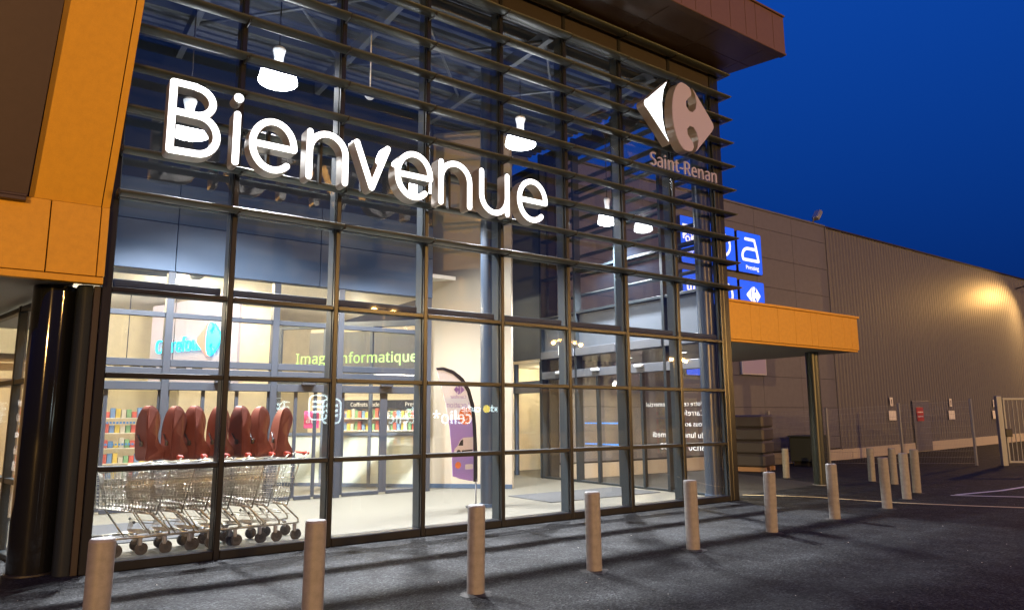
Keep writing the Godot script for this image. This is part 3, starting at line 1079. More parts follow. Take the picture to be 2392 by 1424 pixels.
# ------------------------------------------------------------------ interior
func interior() -> void:
	var st := begin()
	var fy := 0.06
	var hallp := [Vector2(0.0, -0.26), Vector2(12.0, -0.26), Vector2(12.0, -8.8), Vector2(-1.6, -8.8), Vector2(-1.3, -5.3), Vector2(-0.36, -0.75)]
	var pp := PackedVector2Array(hallp)
	var id := Geometry2D.triangulate_polygon(pp)
	for k in range(0, id.size(), 3):
		var a := pp[id[k]]
		var b := pp[id[k + 1]]
		var c := pp[id[k + 2]]
		if (b - a).cross(c - a) > 0:
			var s := b; b = c; c = s
		tri(st, Vector3(a.x, fy, a.y), Vector3(b.x, fy, b.y), Vector3(c.x, fy, c.y))
	quad(st, Vector3(-8, fy, -18), Vector3(-8, fy, -8.8), Vector3(12.0, fy, -8.8), Vector3(12.0, fy, -18))
	quad(st, Vector3(12.0, fy, -9.4), Vector3(12.0, fy, -6.7), Vector3(16.0, fy, -6.7), Vector3(16.0, fy, -9.4))
	structure("floor", done(st), mats.floor_tile)
	for q in [[Vector2(-0.3, -3.9), Vector2(1.9, -1.75), "grey entrance mat on the tiled floor behind the trolleys"], [Vector2(8.4, -3.3), Vector2(11.6, -1.75), "grey entrance mat on the tiled floor by the right door"]]:
		var m := box(self, "floor_mat", Vector3(q[0].x, 0.06, q[0].y), Vector3(q[1].x, 0.075, q[1].y), mats.mat_grey)
		m.name = numbered("door_mat")
		tag(m, q[2], "mat")
	# glazed partition with bulkhead above
	var t := thing("glazed_partition", "blue-grey framed glazed partition with sliding doors across the back of the hall", "partition", Vector3(3.5, 0.06, -5.5))
	var o := Vector3(-3.5, -0.06, 0)
	var posts := [-1.25, 1.66, 3.78, 5.25, 7.52]
	for x in posts:
		box(t, "post", o + Vector3(x - 0.07, 0.06, -0.1), o + Vector3(x + 0.07, 4.72, 0.1), mats.partition_frame)
	for i in 4:
		var x0: float = posts[i] + 0.071
		var x1: float = posts[i + 1] - 0.071
		for r in [[3.80, 3.90, 0.06], [2.82, 2.96, 0.09], [2.66, 2.79, 0.08], [2.36, 2.52, 0.1]]:
			box(t, "rail", o + Vector3(x0, r[0], -r[2]), o + Vector3(x1, r[1], r[2]), mats.partition_frame)
		for r in [[3.905, 4.71], [2.965, 3.795]]:
			box(t, "glass_pane", o + Vector3(x0, r[0], -0.006), o + Vector3(x1, r[1], 0.006), mats.glass, 0.0005)
		var n := 3 if i != 3 else 2
		for k in n:
			var a := lerpf(x0, x1, float(k) / n)
			var b := lerpf(x0, x1, float(k + 1) / n)
			var lw := 0.035 if i != 3 else 0.09
			var door := part(t, "door_leaf", cbox(Vector3(b - a - 2 * lw, 2.18, 0.012), 0.0005), mats.glass, o + Vector3((a + b) / 2, 1.24, 0.0))
			for sx in [-1.0, 1.0]:
				part(door, "stile", cbox(Vector3(lw, 2.26, 0.05), 0.004), mats.partition_frame, Vector3(sx * (b - a - lw) / 2, 0, 0))
			part(door, "bottom_rail", cbox(Vector3(b - a - 2 * lw - 0.002, 0.08, 0.05), 0.004), mats.partition_frame, Vector3(0, -1.13, 0))
		box(t, "door_sensor", o + Vector3((x0 + x1) / 2 - 0.16, 2.50, 0.1), o + Vector3((x0 + x1) / 2 + 0.16, 2.58, 0.2), mats.black_plastic, 0.02)
	var xs := [-1.3, 1.7, 4.7, 7.6]
	for i in 3:
		for r in [[4.725, 5.70], [5.712, 6.55]]:
			box(t, "bulkhead_panel", o + Vector3(xs[i] + 0.006, r[0], -0.12), o + Vector3(xs[i + 1] - 0.006, r[1], 0.12), mats.navy, 0.006)
	box(t, "upper_wall", o + Vector3(-1.3, 6.556, -0.1), o + Vector3(7.6, 9.58, 0.02), mats.upper_grey)
	# angled beige wall
	var u := Vector3(0.68, 0, 0.73).normalized()
	var turn := -atan2(0.73, 0.68)
	var w := thing("beige_wall", "tall cream angled wall with grey skirting behind the feather flag", "wall", Vector3(7.74, 0.06, -6.35), turn)
	box(w, "wall", Vector3(0.0, 0.0, -0.2), Vector3(2.45, 9.3, 0.0), mats.beige)
	box(w, "skirting", Vector3(0.06, 0.0, 0.001), Vector3(2.45, 0.11, 0.02), mats.navy)
	box(w, "corner_trim", Vector3(-0.02, 0.0, -0.2), Vector3(0.055, 6.5, 0.03), mats.navy)
	# round columns
	for q in [[Vector3(7.12, 0.06, -2.05), 0.215, "dark blue-grey round column inside behind the feather flag"], [Vector3(11.82, 0.06, -0.385), 0.19, "blue-grey round column inside the right glass corner"]]:
		var c := thing("inner_column", q[2], "column", q[0])
		part(c, "shaft", lathe([Vector2(q[1], 0.0), Vector2(q[1], 9.3)], 32), mats.column)
		part(c, "base_ring", lathe([Vector2(q[1] + 0.02, 0.0), Vector2(q[1] + 0.02, 0.06), Vector2(q[1], 0.065)], 32), mats.navy)
	# mall beyond the partition
	var ml := thing("mall_hall", "bright cream shopping arcade seen through the partition", "hall", Vector3(2, 0.06, -12))
	o = Vector3(-2, -0.06, 12)
	box(ml, "back_wall", o + Vector3(-8, 0.06, -16.2), o + Vector3(12, 5.3, -16.0), mats.cream)
	box(ml, "side_wall", o + Vector3(-8.2, 0.06, -16.2), o + Vector3(-8.0, 5.3, -5.7), mats.cream)
	box(ml, "side_wall", o + Vector3(11.0, 0.06, -16.0), o + Vector3(11.2, 5.3, -9.6), mats.cream)
	box(ml, "front_wall", o + Vector3(-8.0, 0.06, -6.0), o + Vector3(-1.45, 9.4, -5.7), mats.cream)
	box(ml, "back_wall", o + Vector3(9.6, 0.06, -9.6), o + Vector3(12.0, 9.3, -9.4), mats.cream)
	box(ml, "ceiling", o + Vector3(-8.0, 5.3, -16.2), o + Vector3(9.0, 5.4, -5.63), mats.ceiling_white)
	box(ml, "roof", o + Vector3(-8.2, 5.42, -16.3), o + Vector3(12.2, 5.52, -9.01), mats.dark_panel)
	box(ml, "upper_wall", o + Vector3(7.62, 5.42, -9.0), o + Vector3(12.0, 9.85, -8.92), mats.upper_grey)
	box(ml, "upper_wall", o + Vector3(7.62, 5.42, -8.9), o + Vector3(7.70, 9.85, -5.62), mats.upper_grey)
	box(ml, "side_wall", o + Vector3(-0.42, 3.56, -5.6), o + Vector3(-0.30, 9.85, -0.1), mats.upper_grey)
	box(ml, "wall_pier", o + Vector3(3.3, 0.06, -13.2), o + Vector3(6.0, 5.29, -12.9), mats.cream)
	box(ml, "wall_pier", o + Vector3(-1.6, 0.06, -12.6), o + Vector3(-0.9, 5.29, -12.2), mats.cream)
	box(ml, "wall_pier", o + Vector3(0.6, 0.06, -10.6), o + Vector3(0.95, 2.9, -10.3), mats.cream)
	for g in [Vector3(1.7, 5.27, -8.2), Vector3(-0.6, 5.27, -10.4)]:
		var gr := begin()
		for k in 26:
			add_box(gr, Vector3(-1.2, 0, -0.9 + k * 0.07), Vector3(1.2, 0.025, -0.9 + k * 0.07 + 0.035))
		var gp := part(ml, "ceiling_grille", done(gr), mats.navy, o + g)
		gp.set_meta("kind", "stuff")
	var k := 0
	for p in [Vector3(0.2, 5.28, -7.5), Vector3(2.6, 5.28, -9.6), Vector3(5.2, 5.28, -7.2), Vector3(-2.5, 5.28, -9.5), Vector3(0.2, 5.28, -13.0), Vector3(4.6, 5.28, -11.4), Vector3(8.3, 5.28, -11.5), Vector3(3.2, 5.28, -6.6)]:
		var d := thing("ceiling_downlight", "round recessed arcade ceiling downlight, " + ["nearest the partition at left", "over the cyan neon lettering", "in front of the green lettered shop", "farthest left", "deep in the arcade behind the trolleys", "beside the neon emblem", "behind the green lettered shop", "just behind the second partition post"][k], "downlight", p, 0.0, "arcade downlights")
		part(d, "ring", lathe([Vector2(0.13, 0.0), Vector2(0.17, 0.0), Vector2(0.17, 0.02)], 20), mats.white_plastic)
		part(d, "lamp", lathe([Vector2(0.0, -0.01), Vector2(0.13, -0.005)], 20), mats.downlight)
		omni(d, Vector3(0, -0.14, 0), WARM_LAMP, 9.0, 0.13)
		k += 1
	# corridor room behind the right door
	var rm := thing("lobby_room", "small bright lobby behind the glazed door at the right of the hall", "room", Vector3(14, 0.06, -8))
	o = Vector3(-14, -0.06, 8)
	box(rm, "back_wall", o + Vector3(12.0, 0.06, -9.5), o + Vector3(16.0, 3.4, -9.4), mats.cream)
	box(rm, "side_wall", o + Vector3(16.0, 0.06, -9.5), o + Vector3(16.1, 3.4, -6.72), mats.cream)
	box(rm, "ceiling", o + Vector3(12.0, 3.4, -9.5), o + Vector3(16.1, 3.5, -6.72), mats.ceiling_white)
	box(rm, "front_wall", o + Vector3(12.0, 0.06, -6.78), o + Vector3(16.0, 3.4, -6.72), mats.cream)
	box(rm, "over_wall", o + Vector3(11.95, 3.5, -9.4), o + Vector3(12.05, 9.3, -6.55), mats.grey_panel)
	for z in [-6.66, -7.95, -9.3]:
		box(rm, "door_post", o + Vector3(11.94, 0.06, z - 0.05), o + Vector3(12.06, 3.4, z + 0.05), mats.navy)
	for r in [[-7.9, -6.71], [-9.25, -8.0]]:
		box(rm, "door_rail", o + Vector3(11.92, 2.5, r[0]), o + Vector3(12.06, 2.85, r[1]), mats.grey_panel)
		box(rm, "glass_pane", o + Vector3(11.994, 0.1, r[0]), o + Vector3(12.006, 2.5, r[1]), mats.glass, 0.0005)
	var rl := thing("ceiling_downlight", "round recessed ceiling downlight in the lobby behind the right door", "downlight", Vector3(13.6, 3.38, -8.1), 0.0, "arcade downlights")
	part(rl, "ring", lathe([Vector2(0.13, 0.0), Vector2(0.17, 0.0), Vector2(0.17, 0.02)], 20), mats.white_plastic)
	part(rl, "lamp", lathe([Vector2(0.0, -0.01), Vector2(0.13, -0.005)], 20), mats.downlight)
	omni(rl, Vector3(0, -0.14, 0), WARM_LAMP, 3.0, 0.13)
	shop()
	shelves()
	neon()

func shop() -> void:
	var turn := -atan2(0.73, 0.68)
	var s := thing("arcade_shop", "grey glazed shop front with green lettering and lit magazine shelves", "shop", Vector3(5.05, 0.06, -9.2), turn)
	var L := 3.85
	for x in [0.0, 1.3, 2.62, L]:
		box(s, "post", Vector3(x - 0.04, 0, -0.1), Vector3(x + 0.04, 4.2, 0.0), mats.grey_panel)
	box(s, "top_rail", Vector3(0.04, 4.1, -0.1), Vector3(L, 4.25, 0.001), mats.grey_panel)
	box(s, "mid_rail", Vector3(0.04, 2.6, -0.09), Vector3(L, 2.75, 0.002), mats.grey_panel)
	box(s, "sill_rail", Vector3(0.04, 1.28, -0.09), Vector3(L, 1.36, 0.002), mats.grey_panel)
	box(s, "base_rail", Vector3(0.04, 0.0, -0.09), Vector3(L, 0.09, 0.002), mats.navy)
	for i in 3:
		var a: float = [0.04, 1.34, 2.66][i]
		var b: float = [1.26, 2.58, L - 0.04][i]
		box(s, "frosted_pane", Vector3(a, 0.09, -0.05), Vector3(b, 1.28, -0.035), mats.film_glass, 0.001)
		box(s, "glass_pane", Vector3(a, 1.36, -0.05), Vector3(b, 2.6, -0.04), mats.glass, 0.0005)
		box(s, "glass_pane", Vector3(a, 2.75, -0.05), Vector3(b, 4.1, -0.04), mats.glass, 0.0005)
	write(s, "lettering", "Image Informatique", 0.27, 0.02, mats.green_text, Vector3(0.48, 3.16, 0.01))
	# room behind
	box(s, "inner_bulkhead", Vector3(0.0, 2.95, -1.75), Vector3(L, 4.2, -1.65), mat("shop_grey", lin(0.17, 0.17, 0.15), 0.7))
	box(s, "back_wall", Vector3(-0.4, 0, -2.6), Vector3(L, 4.4, -2.5), mats.cream)
	box(s, "header_board", Vector3(0.7, 2.0, -2.48), Vector3(L - 0.3, 2.25, -2.4), mats.mat_grey)
	write(s, "shelf_lettering", "Coffrets cadeaux", 0.11, 0.01, mats.white_text, Vector3(1.0, 2.07, -2.395))
	write(s, "shelf_lettering", "Presse", 0.11, 0.01, mats.white_text, Vector3(2.7, 2.07, -2.395))
	for y in [0.95, 1.35, 1.7]:
		box(s, "shelf", Vector3(0.7, y, -2.48), Vector3(L - 0.3, y + 0.03, -2.15), mats.white_plastic)
		var cols := [lin(0.6, 0.15, 0.1), lin(0.2, 0.35, 0.6), lin(0.65, 0.5, 0.1), lin(0.6, 0.6, 0.6), lin(0.2, 0.4, 0.2)]
		for c in cols.size():
			var st := begin()
			var x := 0.75 + c * 0.11
			while x < L - 0.45:
				var h := rng.randf_range(0.14, 0.28)
				add_box(st, Vector3(x, y + 0.031, -2.4), Vector3(x + 0.09, y + 0.03 + h, -2.35 + rng.randf() * 0.12))
				x += 0.55
			var g := part(s, "magazines", done(st), mat("mag%d" % c, cols[c], 0.5))
			g.set_meta("kind", "stuff")
	for i in 2:
		var tb := box(s, "light_tube", Vector3(0.5 + i * 1.7, 2.86, -1.2), Vector3(2.0 + i * 1.7, 2.92, -1.1), mats.downlight, 0.01)
		area(s, Vector3(1.25 + i * 1.7, 2.85, -1.15), Vector3.DOWN, Vector2(1.5, 0.1), WARM_LAMP, 6.0)

func shelves() -> void:
	# goods seen at the far left through the doors
	var s := thing("goods_shelf", "tall white shop shelf with colourful goods far left in the arcade", "shelf", Vector3(0.9, 0.06, -12.0))
	for x in [-1.6, 0.0, 1.6]:
		box(s, "upright", Vector3(x - 0.03, 0, -0.25), Vector3(x + 0.03, 2.1, 0.0), mats.white_plastic)
	var cols := [lin(0.55, 0.12, 0.1), lin(0.15, 0.3, 0.65), lin(0.7, 0.55, 0.12), lin(0.65, 0.65, 0.62), lin(0.2, 0.42, 0.25)]
	for r in 5:
		var y := 0.15 + r * 0.4
		box(s, "shelf", Vector3(-1.57, y, -0.24), Vector3(1.57, y + 0.03, 0.05), mats.white_plastic)
		for c in cols.size():
			var st := begin()
			var x := -1.5 + c * 0.13
			while x < 1.4:
				var h := rng.randf_range(0.12, 0.3)
				add_box(st, Vector3(x, y + 0.031, -0.2), Vector3(x + 0.11, y + 0.03 + h, -0.02))
				x += 0.65
			var g := part(s, "goods", done(st), mat("goods%d" % c, cols[c], 0.5))
			g.set_meta("kind", "stuff")
	for y in [1.62, 1.05]:
		var st := begin()
		for k in 40:
			add_box(st, Vector3(-1.6 + k * 0.08, y, 0.06), Vector3(-1.6 + k * 0.08 + 0.055, y + 0.055, 0.065))
		var d := part(s, "price_strip", done(st), mats.blue_dot)
		d.set_meta("kind", "stuff")
	var c := thing("pink_hanging_sign", "small pink square sign with white letters hanging in the arcade", "sign", Vector3(5.35, 1.55, -7.4), -0.3)
	box(c, "plate", Vector3(-0.18, 0, -0.01), Vector3(0.18, 0.42, 0.01), mat("pink", lin(0.6, 0.06, 0.16), 0.5))
	write(c, "lettering", "au", 0.16, 0.006, mats.white_text, Vector3(-0.14, 0.13, 0.014))
	# track lights on the arcade ceiling
	for i in 3:
		var p := Vector3([1.7, 2.7, 0.3][i], 3.25, [-11.6, -10.8, -11.2][i])
		var tl := thing("track_light", ["black ceiling light track seen above the second trolley seat", "black ceiling light track seen above the third trolley seat", "black ceiling light track seen above the first trolley seat"][i], "light track", p, -0.35, "black light tracks")
		box(tl, "rail", Vector3(-0.8, 0, -0.02), Vector3(0.8, 0.04, 0.02), mats.black_plastic)
		for k in 4:
			box(tl, "spot_head", Vector3(-0.7 + k * 0.4, -0.16, -0.05), Vector3(-0.45 + k * 0.4, -0.04, 0.05), mats.black_plastic, 0.02)
		part(tl, "drop_rod", tube([Vector3(0, 0.04, 0), Vector3(0, 2.0, 0)], 0.012), mats.black_plastic)

func neon() -> void:
	var n := thing("neon_shop_sign", "glowing cyan lettering and red and cyan arrow emblem on arcade wall", "neon sign", Vector3(3.66, 3.42, -11.0), deg_to_rad(-70))
	part(n, "back_board", cbox(Vector3(4.4, 2.5, 0.1), 0.01), mat("lilac", lin(0.5, 0.48, 0.66), 0.6), Vector3(-1.0, 0.55, -0.1))
	var e := emblem(0.95)
	part(n, "emblem_left", extrude(e[0], 0.0, 0.06), mats.neon_red, Vector3(0.0, 0.57, 0))
	part(n, "emblem_right", extrude(e[1], 0.0, 0.06), mats.neon_cyan, Vector3(0.0, 0.57, 0))
	letters(n, "Carrefour", 0.40, 0.05, mats.neon_cyan, Vector3(-2.75, 0.30, 0.03))

func emblem(h: float) -> Array:
	# arrow emblem in two halves, height h, centred
	var l := smooth_keep([Vector2(-0.62, -0.02), Vector2(-0.56, 0.07), Vector2(-0.03, 0.5), Vector2(-0.14, 0.36), Vector2(-0.2, 0.12), Vector2(-0.2, -0.12), Vector2(-0.14, -0.36), Vector2(-0.03, -0.5), Vector2(-0.56, -0.09)])
	var r := [Vector2(0.0, 0.47), Vector2(-0.07, 0.36), Vector2(-0.11, 0.18), Vector2(-0.12, 0.0), Vector2(-0.11, -0.18), Vector2(-0.07, -0.36), Vector2(0.0, -0.47), Vector2(0.1, -0.5), Vector2(0.17, -0.45), Vector2(0.19, -0.36), Vector2(0.15, -0.29), Vector2(0.09, -0.24), Vector2(0.1, -0.16), Vector2(0.18, -0.13), Vector2(0.26, -0.2), Vector2(0.29, -0.32), Vector2(0.26, -0.44), Vector2(0.5, -0.18), Vector2(0.63, -0.03), Vector2(0.63, 0.03), Vector2(0.5, 0.18), Vector2(0.26, 0.44), Vector2(0.29, 0.32), Vector2(0.26, 0.2), Vector2(0.18, 0.13), Vector2(0.1, 0.16), Vector2(0.09, 0.24), Vector2(0.15, 0.29), Vector2(0.19, 0.36), Vector2(0.17, 0.45), Vector2(0.1, 0.5)]
	var a := []
	for p in l:
		a.append(p * h)
	var c := []
	for p in r:
		c.append(p * h)
	return [poly(a), poly(c)]

func smooth_keep(p: Array) -> Array:
	return p

# ------------------------------------------------------------------ signs on the front
func front_signs() -> void:
	var y0 := 5.07
	var w := 0.1
	var hw := w / 2
	var t := thing("welcome_sign", "large glowing white raised letters spelling Bienvenue across the glass front", "sign", Vector3(3.5, y0, 0.38))
	var o := Vector3(-3.5, 0, 0)
	var xh := 0.76
	var shapes := []
	# B
	var b := []
	b.append_array([Vector2(0.472 + hw, hw), Vector2(0.472 + hw, 1.0 - hw), Vector2(0.80, 1.0 - hw)])
	b.append_array(arc(Vector2(0.80, 0.765), 0.225, 0.176, 90, -90))
	b.append(Vector2(0.472 + hw, 0.589))
	var b2 := [Vector2(0.472 + hw, 0.5465), Vector2(0.84, 0.5465)]
	b2 = [Vector2(0.472 + hw, 0.567), Vector2(0.83, 0.567)]
	b2.append_array(arc(Vector2(0.83, 0.313), 0.24, 0.254, 90, -90))
	b2.append(Vector2(0.472 + hw, hw))
	var b1 := [Vector2(0.472 + hw, hw), Vector2(0.472 + hw, 1.0 - hw), Vector2(0.79, 1.0 - hw)]
	b1.append_array(arc(Vector2(0.79, 0.754), 0.21, 0.187, 90, -90))
	shapes.append([[b1, b2], "letter_b"])
	shapes.append([[[Vector2(1.312, hw), Vector2(1.312, xh - hw)]], "letter_i"])
	for ex in [1.47, 3.61, 5.88]:
		var c := Vector2(ex + 0.33, xh / 2)
		var e := [Vector2(ex + hw + 0.02, c.y - 0.005), Vector2(ex + 0.66 - hw, c.y - 0.005)]
		e.append_array(arc(c, 0.33 - hw, xh / 2 - hw + 0.01, 0, 312, 30).slice(1))
		shapes.append([[e], "letter_e"])
	for nx in [2.25, 4.36]:
		var n1 := [Vector2(nx + hw, hw), Vector2(nx + hw, xh - hw)]
		var n2 := [Vector2(nx + hw, 0.42)]
		n2.append_array(arc(Vector2(nx + 0.315, 0.44), 0.315 - hw, xh - 0.44 - hw + 0.01, 180, 0))
		n2.append(Vector2(nx + 0.63 - hw, hw))
		shapes.append([[n1, n2], "letter_n"])
	shapes.append([[[Vector2(2.95 + hw, xh - hw), Vector2(3.245, hw + 0.01), Vector2(3.54 - hw, xh - hw)]], "letter_v"])
	var ux := 5.12
	var u2 := [Vector2(ux + hw, xh - hw)]
	u2.append_array(arc(Vector2(ux + 0.305, 0.32), 0.305 - hw, 0.32 - hw + 0.01, 180, 360))
	u2.append(Vector2(ux + 0.61 - hw, 0.4))
	shapes.append([[u2, [Vector2(ux + 0.61 - hw, hw), Vector2(ux + 0.61 - hw, xh - hw)]], "letter_u"])
	for s in shapes:
		var full: Dictionary = strokes(s[0], w)[0]
		var slim: Dictionary = strokes(s[0], w - 0.012)[0]
		var l := part(t, "letter", extrude(full, 0.0, 0.22), mats.letter_side, o)
		part(l, "lit_face", extrude(slim, 0.221, 0.228), mats.letter_face)
	var dot := rounded(0.135, 0.135, 0.066)
	var dl := part(t, "letter", extrude(dot, 0.0, 0.22), mats.letter_side, o + Vector3(1.318, 0.94, 0))
	part(dl, "lit_face", extrude(rounded(0.123, 0.123, 0.06), 0.221, 0.228), mats.letter_face)
	for x in [0.6, 1.31, 1.8, 2.55, 3.2, 3.95, 4.7, 5.4, 6.2]:
		box(t, "mounting_rail", o + Vector3(x - 0.02, 0.05, -0.10), o + Vector3(x + 0.02, 0.7, -0.001), mats.bracket)

	var g := thing("arrow_emblem_sign", "large arrow emblem sign, left arrow glowing white and right half unlit mauve", "sign", Vector3(10.1, 7.95, 0.40))
	var lft := [Vector2(9.02, 7.98), Vector2(9.05, 8.05), Vector2(9.13, 8.10), Vector2(9.74, 8.64), Vector2(9.61, 8.40), Vector2(9.545, 8.1), Vector2(9.55, 7.75), Vector2(9.61, 7.48), Vector2(9.74, 7.26), Vector2(9.13, 7.84), Vector2(9.04, 7.91)]
	var rgt := smooth_closed([Vector2(9.84, 8.0), Vector2(9.89, 8.35), Vector2(10.02, 8.63), Vector2(10.22, 8.74), Vector2(10.40, 8.69), Vector2(10.46, 8.55), Vector2(10.38, 8.44), Vector2(10.29, 8.33), Vector2(10.30, 8.18), Vector2(10.44, 8.11), Vector2(10.58, 8.22), Vector2(10.63, 8.42)], 4)
	# straight tips and point of the right half are kept sharp
	var rp := []
	rp.append_array(arc(Vector2(10.24, 7.98), 0.40, 0.76, 100, 260, 20))
	rp.append_array([Vector2(10.30, 7.225), Vector2(10.42, 7.27), Vector2(10.47, 7.36), Vector2(10.45, 7.45), Vector2(10.36, 7.53), Vector2(10.29, 7.61), Vector2(10.29, 7.72), Vector2(10.37, 7.80), Vector2(10.48, 7.80), Vector2(10.58, 7.70), Vector2(10.62, 7.55), Vector2(10.58, 7.38), Vector2(10.50, 7.25), Vector2(10.56, 7.30)])
	rp.append_array([Vector2(11.08, 7.84), Vector2(11.14, 7.92), Vector2(11.15, 7.97), Vector2(11.14, 8.02), Vector2(11.08, 8.10), Vector2(10.56, 8.64), Vector2(10.50, 8.69), Vector2(10.58, 8.56), Vector2(10.62, 8.39), Vector2(10.58, 8.24), Vector2(10.48, 8.14), Vector2(10.37, 8.14), Vector2(10.29, 8.22), Vector2(10.29, 8.33), Vector2(10.36, 8.41), Vector2(10.45, 8.49), Vector2(10.47, 8.58), Vector2(10.42, 8.67), Vector2(10.30, 8.715)])
	var gl := part(g, "left_arrow", extrude(poly(lft), 0.0, 0.21), mats.letter_side, Vector3(-10.1, -7.95, 0))
	var inset := Geometry2D.offset_polygon(up100(poly(lft).outer[0]), -0.9)
	part(gl, "lit_face", extrude({"outer": [down(inset[0])], "hole": []}, 0.211, 0.22), mats.letter_face)
	var gr := part(g, "right_arrow", extrude(poly(rp), 0.0, 0.21), mats.letter_side, Vector3(-10.1, -7.95, 0))
	inset = Geometry2D.offset_polygon(up100(poly(rp).outer[0]), -0.5)
	part(gr, "unlit_face", extrude({"outer": [down(inset[0])], "hole": []}, 0.211, 0.22), mats.logo_face)
	box(g, "mounting_rail", Vector3(-1.0, -0.3, -0.12), Vector3(1.0, -0.25, -0.001), mats.bracket)
	box(g, "mounting_rail", Vector3(-0.6, 0.28, -0.12), Vector3(0.9, 0.33, -0.001), mats.bracket)

	var s := thing("town_name_sign", "unlit mauve letters spelling Saint-Renan below the arrow emblem", "sign", Vector3(9.42, 6.83, 0.33))
	letters(s, "Saint-Renan", 0.285, 0.03, mats.logo_face, Vector3(0, 0.02, 0.0), Basis.IDENTITY, 0.985)

# ------------------------------------------------------------------ blue light boxes
func light_box(label: String, x0: float, x1: float, y0: float, y1: float) -> Node3D:
	var t := thing("light_box_sign", label, "light box", Vector3((x0 + x1) / 2, (y0 + y1) / 2, -6.28), 0.0, "blue light boxes on the wall")
	var w := x1 - x0
	var h := y1 - y0
	part(t, "case", extrude(rounded(w, h, 0.06), 0.0, 0.14), mats.dark_panel)
	part(t, "lit_face", extrude(rounded(w - 0.03, h - 0.03, 0.05), 0.141, 0.15), mats.blue_box)
	return t

func picto(t: Node3D, called: String, lines: Array, w: float) -> void:
	part(t, called, extrude(strokes(lines, w)[0], 0.152, 0.158), mats.sign_white)

func blue_signs() -> void:
	# column of the iron
	var t := light_box("blue light box with white iron symbol reading Pressing", 20.85, 22.31, 7.05, 8.63)
	var iron := [Vector2(-0.28, 0.52), Vector2(0.26, 0.52), Vector2(0.36, 0.30), Vector2(0.47, -0.28), Vector2(-0.44, -0.28)]
	var body := [Vector2(0.33, 0.16), Vector2(-0.1, 0.16)]
	body.append_array(arc(Vector2(-0.1, -0.16), 0.36, 0.32, 90, 185, 8))
	body.append_array([Vector2(-0.42, -0.28), Vector2(0.5, -0.28), Vector2(0.40, 0.18), Vector2(0.30, 0.52), Vector2(-0.24, 0.52)])
	picto(t, "iron_symbol", [body], 0.115)
	write(t, "lettering", "Pressing", 0.15, 0.01, mats.sign_white, Vector3(-0.30, -0.64, 0.156))
	var t2 := light_box("blue light box with white arrow emblem under the iron symbol", 20.85, 22.33, 5.25, 6.77)
	var e := emblem(0.66)
	part(t2, "emblem", extrude(e[0], 0.152, 0.158), mats.sign_white, Vector3(0.05, 0.22, 0))
	part(t2, "emblem", extrude(e[1], 0.152, 0.158), mats.sign_white, Vector3(0.05, 0.22, 0))
	var m1 := light_box("blue light box partly hidden behind the corner post, upper one", 19.30, 20.72, 7.05, 8.66)
	picto(m1, "symbol", [arc(Vector2(0, 0.1), 0.4, 0.4, 0, 360, 20)], 0.1)
	var m2 := light_box("blue light box partly hidden behind the corner post, lower one", 19.30, 20.72, 5.25, 6.80)
	picto(m2, "symbol", [arc(Vector2(0, 0.1), 0.4, 0.4, 0, 360, 20)], 0.1)
	part(m2, "dot", extrude(rounded(0.16, 0.16, 0.079), 0.152, 0.158), mats.sign_white, Vector3(0.60, -0.30, 0))
	# van hire
	var l := light_box("blue light box with white van symbol reading Location, seen through glass", 17.74, 19.16, 7.02, 8.72)
	var van := poly([Vector2(-0.60, 0.02), Vector2(-0.60, 0.55), Vector2(0.16, 0.55), Vector2(0.32, 0.36), Vector2(0.54, 0.26), Vector2(0.58, 0.02)])
	part(l, "van_body", extrude(van, 0.152, 0.158), mats.sign_white)
	var em := emblem(0.4)
	part(l, "van_emblem", extrude(em[0], 0.159, 0.163), mats.blue_box, Vector3(-0.24, 0.30, 0))
	part(l, "van_emblem", extrude(em[1], 0.159, 0.163), mats.blue_box, Vector3(-0.24, 0.30, 0))
	for x in [-0.36, 0.30]:
		part(l, "wheel", extrude(rounded(0.34, 0.34, 0.169), 0.159, 0.163), mats.blue_box, Vector3(x, 0.02, 0))
		part(l, "wheel_rim", extrude(strokes([arc(Vector2.ZERO, 0.10, 0.10, 0, 360, 16)], 0.06)[0], 0.164, 0.168), mats.sign_white, Vector3(x, 0.02, 0))
	write(l, "lettering", "Location", 0.17, 0.01, mats.sign_white, Vector3(-0.40, -0.50, 0.156))
	# restaurant
	var f := light_box("blue light box with white fork and knife symbol, seen through glass", 17.74, 19.16, 5.20, 6.80)
	picto(f, "fork_symbol", [[Vector2(-0.30, -0.62), Vector2(-0.30, 0.45)], [Vector2(-0.48, 0.45), Vector2(-0.46, 0.12), Vector2(-0.30, 0.0), Vector2(-0.14, 0.12), Vector2(-0.12, 0.45)]], 0.085)
	picto(f, "knife_symbol", [[Vector2(0.22, -0.62), Vector2(0.22, 0.0)], [Vector2(0.22, 0.0), Vector2(0.08, -0.05), Vector2(0.08, 0.30), Vector2(0.22, 0.48), Vector2(0.24, -0.1)]], 0.10)
	light_box("narrow blue light box low on the wall, seen through the side door glass", 17.74, 19.16, 3.15, 4.9)
	# unlit glossy poster case
	var p := thing("poster_case", "glossy pale unlit poster case on the wall below the right canopy", "poster case", Vector3(21.55, 4.05, -6.28), 0.0)
	box(p, "frame", Vector3(-0.72, -0.78, 0), Vector3(0.72, 0.75, 0.08), mats.white_plastic)
	box(p, "cover", Vector3(-0.68, -0.74, 0.081), Vector3(0.68, 0.71, 0.09), mat("gloss_cover", lin(0.55, 0.5, 0.6), 0.08), 0.002)

